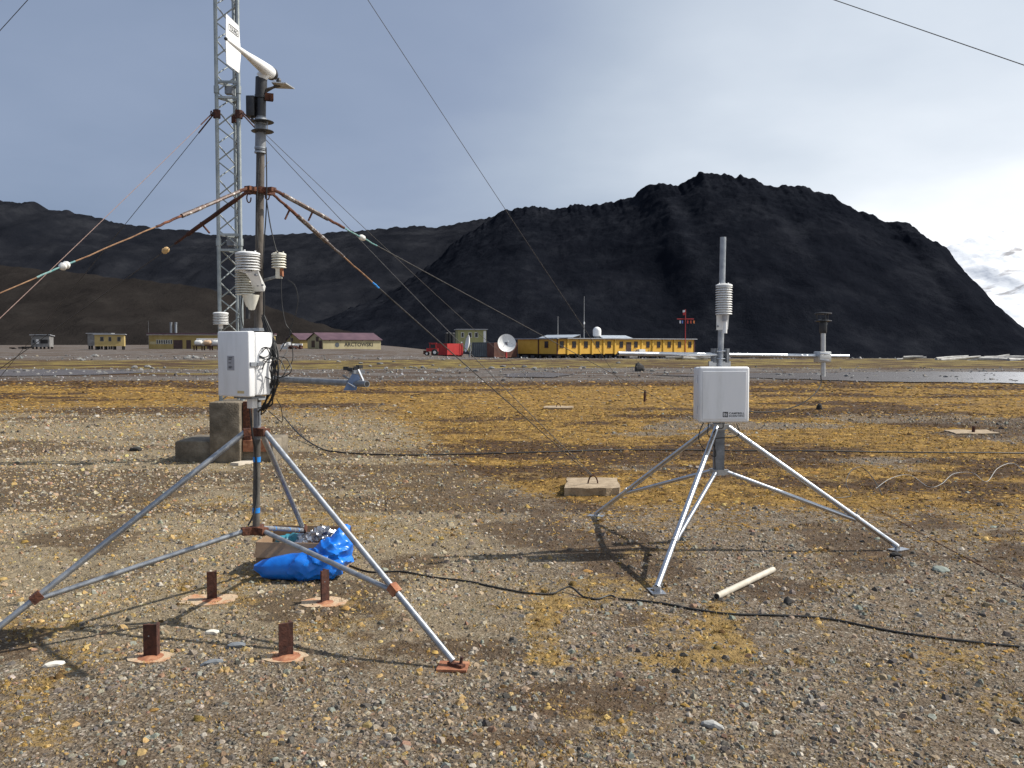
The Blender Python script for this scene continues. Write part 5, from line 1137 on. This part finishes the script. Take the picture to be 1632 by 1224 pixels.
# shield on the right mast
b5 = P(1153.5, 501, D2 - .07); h5 = P(1153.5, 452, D2 - .07).z - b5.z
s5 = shield(b5, .0655, 12, h5 / 12.8, whitepl, 'white plate shield on the silver mast above the crossarm')
MB().slab([P(1142, 502, D2 - .06), P(1162, 502, D2 - .06), P(1160, 525, D2 - .05), P(1142, 526, D2 - .05)], (0, .006, 0)).build('bracket', whitepl, s5, smooth=0)
MB().cyl(P(1155, 531, D2 - .09), P(1156, 512, D2 - .09), .018, .014, 12).build('probe_holder', whitepl, s5); MB().cyl(P(1155, 512, D2 - .09), P(1155, 500, D2 - .085), .020, n=12).build('probe', labelgrey, s5)
MB().cyl(P(1144, 520, D2 - .075), P(1144, 520, D2 - .055), .008, n=8).build('bolt', galv_dull, s5)
# box of the right station
thb = R(3); Mb = RZ(thb); cc_ = P(1148.5, 628, 6.8); wB = (P(1189.5, 628, 6.72).x - P(1108, 628, 6.72).x) / 2; hB = (P(1148, 583, 6.72).z - P(1148, 672, 6.72).z) / 2
bx2 = thing('logger_box', 'wide white rounded box with printed logo on the aluminium tripod', 'enclosure', cc_ - Vector((0, 0, hB)))
MB().rbox(cc_ + Mb @ Vector((0, .03, 0)), (wB - .006, .075, hB - .006), Mb, .02, 4).build('body', whitebox, bx2)
ld_ = MB().rbox(cc_ + Mb @ Vector((0, -.072, 0)), (wB, .026, hB), Mb, .018, 4).build('lid', whitebox, bx2)
MB().rbox(cc_ + Mb @ Vector((0, -.0985, -.004)), (wB - .026, .003, hB - .03), Mb, .0025, 1).build('raised_panel', whitebox, ld_)
MB().box(cc_ + Mb @ Vector((0, .115, 0)), (.07, .012, hB * .9), Mb).build('back_bracket', alu_dull, bx2, smooth=0)
for z_ in (-.55, .55):
    MB().rbox(cc_ + Mb @ Vector((wB + .004, -.045, z_ * hB)), (.006, .018, .022), Mb, .002, 1).build('latch', alu_dull, bx2, smooth=0)
    MB().cyl(cc_ + Mb @ Vector((-wB - .002, -.044, z_ * hB - .03)), cc_ + Mb @ Vector((-wB - .002, -.044, z_ * hB + .03)), .006, n=8).build('hinge', whitebox, bx2)
ft = lambda x, z, d=0.0: cc_ + Mb @ Vector((x, -.1018 - d, z)); ux = Mb @ Vector((1, 0, 0))
lx = wB * -.06; lz = -hB * .80
mb = MB(); 
def rr(x0, x1, z0, z1): mb.slab([ft(x0, z0), ft(x1, z0), ft(x1, z1), ft(x0, z1)], Mb @ Vector((0, -.0006, 0)))
s_ = .040; t_ = .0065
rr(lx, lx + s_, lz, lz + t_); rr(lx, lx + s_, lz + s_ - t_, lz + s_); rr(lx, lx + t_, lz + t_, lz + s_ - t_); rr(lx + s_ - t_, lx + s_, lz + t_, lz + s_ - t_)
sw = [(.30, .72), (.5, .80), (.72, .70), (.62, .58), (.42, .48), (.34, .36), (.52, .24), (.74, .30)]
for (x0_, y0_), (x1_, y1_) in zip(sw[:-1], sw[1:]):
    d_ = Vector((x1_ - x0_, y1_ - y0_)).normalized() * .06; nx, ny = -d_.y, d_.x
    mb.slab([ft(lx + s_ * (x0_ - nx), lz + s_ * (y0_ - ny)), ft(lx + s_ * (x1_ - nx), lz + s_ * (y1_ - ny)), ft(lx + s_ * (x1_ + nx), lz + s_ * (y1_ + ny)), ft(lx + s_ * (x0_ + nx), lz + s_ * (y0_ + ny))], Mb @ Vector((0, -.0006, 0)))
mb.build('logo', ink, ld_, smooth=0)
text_mesh('CAMPBELL', .0155, ft(lx + .048, lz + .0215), ux, (0, 0, 1), ink, ld_, 'lettering', .0008, shear=.0, bold=.022, width=.118, spacing=1.08)
text_mesh('SCIENTIFIC', .0155, ft(lx + .048, lz + .001), ux, (0, 0, 1), ink, ld_, 'lettering', .0008, shear=.0, bold=.022, width=.118, spacing=1.08)
# wind sensor on the crossarm
cS = l0.lerp(r0_, t_px(l0, r0_, 1313)); DS = cS.y - .035; sn = thing('sonic_anemometer', 'black ultrasonic wind sensor on a short steel tube', 'wind sensor', P(1313, 600, DS))
zs = lambda py: P(1313, py, DS).z; xS = P(1312.5, 560, DS).x
def cS_(py): return Vector((P(1312, py, DS).x, DS, zs(py)))
MB().cyl(cS_(600), cS_(530), .0195, n=16).build('tube', alu_dull, sn)
MB().lathe([(.026, zs(531)), (.029, zs(529.5)), (.031, zs(512.5)), (.030, zs(512))], Vector((cS_(520).x, DS, 0)), n=18).build('body', blackpl, sn)
MB().lathe([(.04, zs(513)), (.068, zs(511.7)), (.066, zs(510.5)), (.03, zs(509.5)), (.014, zs(508))], Vector((cS_(511).x, DS, 0)), n=22).build('lower_disc', blackpl, sn)
MB().lathe([(.066, zs(500.6)), (.068, zs(500)), (.066, zs(498.5)), (.02, zs(497.8))], Vector((cS_(500).x, DS, 0)), n=22).build('upper_disc', blackpl, sn)
for a in (.5, 2.6, 4.7): q = Vector((cS_(505).x + .052 * math.cos(a), DS + .052 * math.sin(a), 0)); MB().cyl(q + Vector((0, 0, zs(511))), q + Vector((0, 0, zs(500))), .006, n=8).build('pillar', blackpl, sn)
MB().rbox((cS_(569).x, (DS + cS.y) / 2 + .002, zs(569)), (.060, .042, .046), RZ(.38), .008, 2).build('clamp_block', alu_dull, sn)
for dz in (-.026, .026): MB().tube([Vector((cS_(569).x + x, DS - .02 + y, zs(569) + dz)) for x, y in ((-.035, .0), (-.03, -.03), (0, -.04), (.03, -.03), (.035, 0))], .005, 6).build('u_bolt', alu, sn)
# cables of the right station
ct = thing('sensor_cable', 'thin black cable looping from the wind sensor to the white box', 'cable', P(1190, 656, 6.8))
MB().tube(spl([P(1308, 598, DS), P(1308, 612, DS), P(1296, 630, 7.2), P(1272, 646, 7.1), P(1240, 655, 7.0), P(1212, 657, 6.9), P(1187, 655, 6.84)], 8), .0045, 6).build('lead', cablem, ct)
ct = thing('cable_loops', 'short black cable loops below the white logo box', 'cables', P(1140, 700, 6.85))
for pts in ([(1122, 672), (1115, 688), (1114, 702), (1122, 716), (1138, 728), (1141, 722), (1136, 705)], [(1130, 672), (1128, 690), (1134, 699), (1150, 698), (1172, 696), (1178, 690), (1174, 675)], [(1152, 672), (1152, 682), (1142, 684), (1134, 694)], [(1140, 690), (1139, 720), (1140, 748)]):
    MB().tube(spl([P(x, y, 6.86) for x, y in pts], 6), .004, 5).build('loop', cablem, ct)
for x in (1128, 1137, 1147): q = P(x, 674, 6.82); MB().cyl(q, q + Vector((0, 0, .02)), .010, n=8).build('gland', blackpl, ct)

# ------------------------------------------------------------------ rusty posts in concrete pads
for (px, py, top, wpx, lb, ang) in ((338, 956, 911, 17, 'rusty steel post in a wide pale pad beside the cardboard box corner', .35), (518, 960, 909, 15, 'rusty steel post standing in front of the blue bag', .9),
                             (240, 1046, 995, 22, 'broad rusty steel post with a bolt hole in a small stained pad', .05), (456, 1048, 993, 25, 'thick rusty steel post with a folded edge between tripod foot and slate stone', .5)):
    p = GG(px, py); Y = p.y; h = P(px, top, Y).z - p.z; wv = wpx * Y / FPX / 2
    r_ = thing('steel_post', lb, 'post', p, 'rusty posts between the tripod legs')
    mr = RZ(ang); wv2 = wv / (abs(math.cos(ang)) + .45 * abs(math.sin(ang)))
    MB().box(p + Vector((0, 0, h / 2 - .02)), (wv2, .006, h / 2 + .02), mr).box(p + mr @ Vector((wv2 - .006, .024, 0)) + Vector((0, 0, h / 2 - .02)), (.006, .018, h / 2 + .018), mr).build('angle_iron', rust_dark, r_, smooth=0)
    pts = []; kx = {338: .17, 518: .15, 240: .11, 456: .12}[px]
    for i in range(26): a = 6.283 * i / 26; q = 0.7 + 0.6 * float(fbm(math.cos(a) * 1.7 + px, math.sin(a) * 1.7, 3, 7)) + random.uniform(-.05, .05); pts.append((p.x + math.cos(a) * kx * q - (.03 if px in (338,) else 0), p.y + math.sin(a) * kx * .75 * q, p.z - .03))
    MB().slab(pts, (0, 0, .036)).build('concrete_pad', rustpad, r_, smooth=25)
    MB().lathe([(wv * 2.0, .0055), (wv * 1.3, .0085), (wv * .5, .015)], p, n=12).build('rust_crust', rust_light, r_)
    if px in (240, 518): q = p + mr @ Vector((-.006, -.0065, 0)) + Vector((0, 0, h * .66)); MB().cyl(q, q + mr @ Vector((0, -.001, 0)), .004, n=8).build('bolt_hole', galv, r_)

# ------------------------------------------------------------------ cardboard box and blue bag
k0, k1 = G(408, 915), G(540, 918); F, ln1 = frame(k0, k1, gzf(k0.x, k0.y))
cbx = thing('cardboard_box', 'open brown cardboard box half covered by the blue bag', 'box', F(ln1 / 2, .15, 0))
bh = .225; bd = .34; tk = .006
MB().fbox(F, 0, ln1, 0, tk, -.01, bh).build('front_wall', cardboard, cbx, smooth=0); MB().fbox(F, 0, ln1, bd, bd + tk, -.01, bh + .05).build('back_wall', cardboard, cbx, smooth=0)
MB().fbox(F, 0, tk, tk, bd, -.01, bh).build('side_wall', cardboard, cbx, smooth=0); MB().fbox(F, ln1 - tk, ln1, tk, bd, -.01, bh).build('side_wall', cardboard, cbx, smooth=0)
MB().fbox(F, tk, ln1 - tk, tk, bd, .0, .01).build('bottom', cardboard, cbx, smooth=0)
MB().slab([F(.01, -.0, bh), F(ln1 - .02, -.0, bh), F(ln1 - .03, -.03, bh - .10), F(.0, -.035, bh - .10)], F(0, -.004, 0) - F(0, 0, 0)).build('flap', cardboard, cbx, smooth=0)
def blob(ells, ctr, crump, freq, seed, sub=5):
    bm = bmesh.new(); bmesh.ops.create_icosphere(bm, subdivisions=sub, radius=1.0); ctr = Vector(ctr); vs_ = [v.co.normalized() for v in bm.verts]
    D = np.array([tuple(v) for v in vs_]); r_ = np.zeros(len(D)); ts = np.linspace(.01, .75, 90)
    for t_ in ts:
        f_ = np.zeros(len(D))
        for c, h in ells:
            q = (np.array(ctr) + D * t_ - np.array(c)) / np.array(h); f_ += np.exp(-2.2 * ((q ** 2).sum(1) - 1))
        r_ = np.where(f_ >= 1, t_, r_)
    for _ in range(2):                                     # soften the sampling steps
        acc = np.zeros(len(D)); cnt = np.zeros(len(D)); bm.edges.ensure_lookup_table()
        ed = np.array([[e_.verts[0].index, e_.verts[1].index] for e_ in bm.edges]); np.add.at(acc, ed[:, 0], r_[ed[:, 1]]); np.add.at(acc, ed[:, 1], r_[ed[:, 0]]); np.add.at(cnt, ed.ravel(), 1); r_ = .5 * r_ + .5 * acc / cnt
    pp_ = np.array(ctr) + D * r_[:, None]
    rq = random.Random(seed); rid = np.zeros(len(D)); wpx = fbm(pp_[:, 0] * 6 + 3, pp_[:, 2] * 6 + pp_[:, 1] * 4, 3, seed) - .5   # straight folds in a few directions, bent by noise
    for k in range(7):
        d_ = np.array([rq.uniform(-1, 1), rq.uniform(-.6, .6), rq.uniform(-1, 1)]); d_ /= np.linalg.norm(d_); fq = freq * rq.uniform(.45, 1.6)
        ph = pp_ @ d_ * fq + wpx * 1.3 + rq.uniform(0, 1); tri_ = np.abs(ph - np.floor(ph) - .5) * 2; msk = sstep(.35, .65, fbm(pp_[:, 0] * 7 + k * 3.1, pp_[:, 2] * 7 + pp_[:, 1] * 5, 2, seed + k))
        rid += tri_ ** 1.6 * msk * (.9 if fq < freq else .5)
    pp_ = pp_ + D * (crump * (rid - .85))[:, None]
    fs = [tuple(v.index for v in f_.verts) for f_ in bm.faces]; bm.free(); return pp_, fs
gz0 = gzf(k0.x, k0.y)
fu = lambda u_, v_, z: tuple(F(u_, v_, z))
pv, fs = blob([(fu(ln1 * .33, -.125, .075), (.17, .085, .08)), (fu(ln1 * .64, -.12, .09), (.20, .10, .095)), (fu(ln1 * .92, -.07, .14), (.12, .10, .14)), (fu(ln1 * 1.03, .03, .20), (.07, .11, .14)), (fu(ln1 * 1.04, .10, .28), (.035, .06, .07))], F(ln1 * .84, -.08, .13), .022, 14, 200)
pv[:, 2] = np.maximum(pv[:, 2], gz0 - .01)
mb = MB(); mb.add([Vector(p) for p in pv], fs); tag(mb.build('blue_bag', bluebag, smooth=24), 'crumpled glossy blue plastic bag slumped over the cardboard box', 'bag')
pv, fs = blob([(fu(ln1 * .55, .17, .20), (.13, .08, .06)), (fu(ln1 * .74, .17, .25), (.10, .08, .07))], F(ln1 * .66, .17, .2), .03, 22, 230, 4)
mb = MB(); mb.add([Vector(p) for p in pv], fs); tag(mb.build('foil_wrap', foil, smooth=28), 'crumpled silver foil sticking out of the cardboard box', 'foil')
pv, fs = blob([(fu(ln1 * .30, .17, .20), (.13, .07, .055))], F(ln1 * .3, .17, .19), .03, 22, 240, 3)
mb = MB(); mb.add([Vector(p) for p in pv], fs); tag(mb.build('teal_sheet', M('teal_plastic', (0.02, 0.16, 0.22), (0.05, 0.26, 0.32), 12, 0.35), smooth=28), 'crumpled teal plastic sheet inside the cardboard box', 'plastic sheet')

# ------------------------------------------------------------------ small things on the ground
p0, p1 = GG(1142, 958, .022), GG(1232, 913, .022); pp_ = thing('loose_pipe', 'short loose pale plastic pipe lying on the gravel', 'pipe', p0)
MB().cyl(p0, p1, .021, n=16).build('tube', pvc, pp_); d = (p0 - p1).normalized(); MB().cyl(p0 - d * .01, p0 + d * .001, .017, n=14).build('bore', dark, pp_)
a, b = GG(380, 742), GG(420, 735); F, ln1 = frame(a, b, a.z); tag(MB().fbox(F, 0, ln1, 0, .14, .0, .035).build('plank', plank, smooth=0), 'short pale plank lying before the concrete plinth', 'plank')
p = GG(1027, 640); tag(MB().cyl(p - Vector((0, 0, .05)), p + Vector((.02, 0, P(1027, 622, p.y).z - p.z)), .035, .03, 8).box(p + Vector((.02, 0, .2)), (.05, .02, .012)).build('marker_stake', rust_dark), 'thin dark stake standing on the moss beyond the logo box', 'stake')
def gcable(pts, r, mat, label, name='ground_cable', lift=1.1):
    ps = []
    for q in pts:
        p = GG(q[0], q[1]); p.z += r * lift + (q[2] if len(q) > 2 else 0); ps.append(p)
    ps = spl(ps, 10)
    for p in ps: p.z = max(p.z, gzf(p.x, p.y) + r * lift)
    tag(MB().tube(ps, r, 6).build(name, mat), label, 'cable')
gcable([(556, 902), (590, 912), (640, 911), (690, 920), (740, 926), (780, 934), (830, 944), (875, 947, .0), (895, 944, .02), (910, 943, .03), (930, 951), (950, 955), (972, 952, .01), (985, 955), (1010, 958), (1060, 965), (1110, 974), (1165, 981), (1240, 984), (1320, 990), (1420, 1008), (1520, 1022), (1632, 1033), (1760, 1040)],
       0.0065, cablem, 'thick black cable snaking from the blue bag across the gravel')
gcable([(452, 685, .25), (480, 703, .06), (520, 718), (570, 724), (640, 726), (760, 724), (880, 722), (1000, 719), (1150, 719), (1300, 720), (1420, 721), (1632, 723), (1800, 722)], .011, cablem, 'thin black cable running straight across the moss behind both tripods')
ps = [(1300, 792, 0), (1330, 794, 0), (1356, 791, .0), (1348, 782, .08), (1356, 772, .16), (1372, 768, .17), (1388, 774, .12), (1400, 784, .04), (1406, 790, 0)]
gcable(ps, .0045, cablem, 'springy dark cable loop on the moss edge beyond the shiny tripod', 'cable_loop')
ps = [(1396, 778, .0), (1420, 770, .06), (1450, 767, .07), (1480, 775, 0), (1500, 773, .02), (1520, 761, .05), (1550, 760, .05), (1572, 767, .0), (1590, 757, .08), (1615, 753, .1), (1640, 760, .02), (1680, 766, 0)]
gcable(ps, .0038, cablegrey, 'wavy pale cable lying on the golden moss beyond the loop', 'wavy_cable')
gcable([(1385, 806), (1449, 841), (1520, 878), (1632, 937), (1700, 972)], .003, rust, 'thin rust coloured line standing for a guy shadow behind the shiny tripod foot', 'guy_shadow_line')  # rust coloured strand laid in for a guy's cast shadow
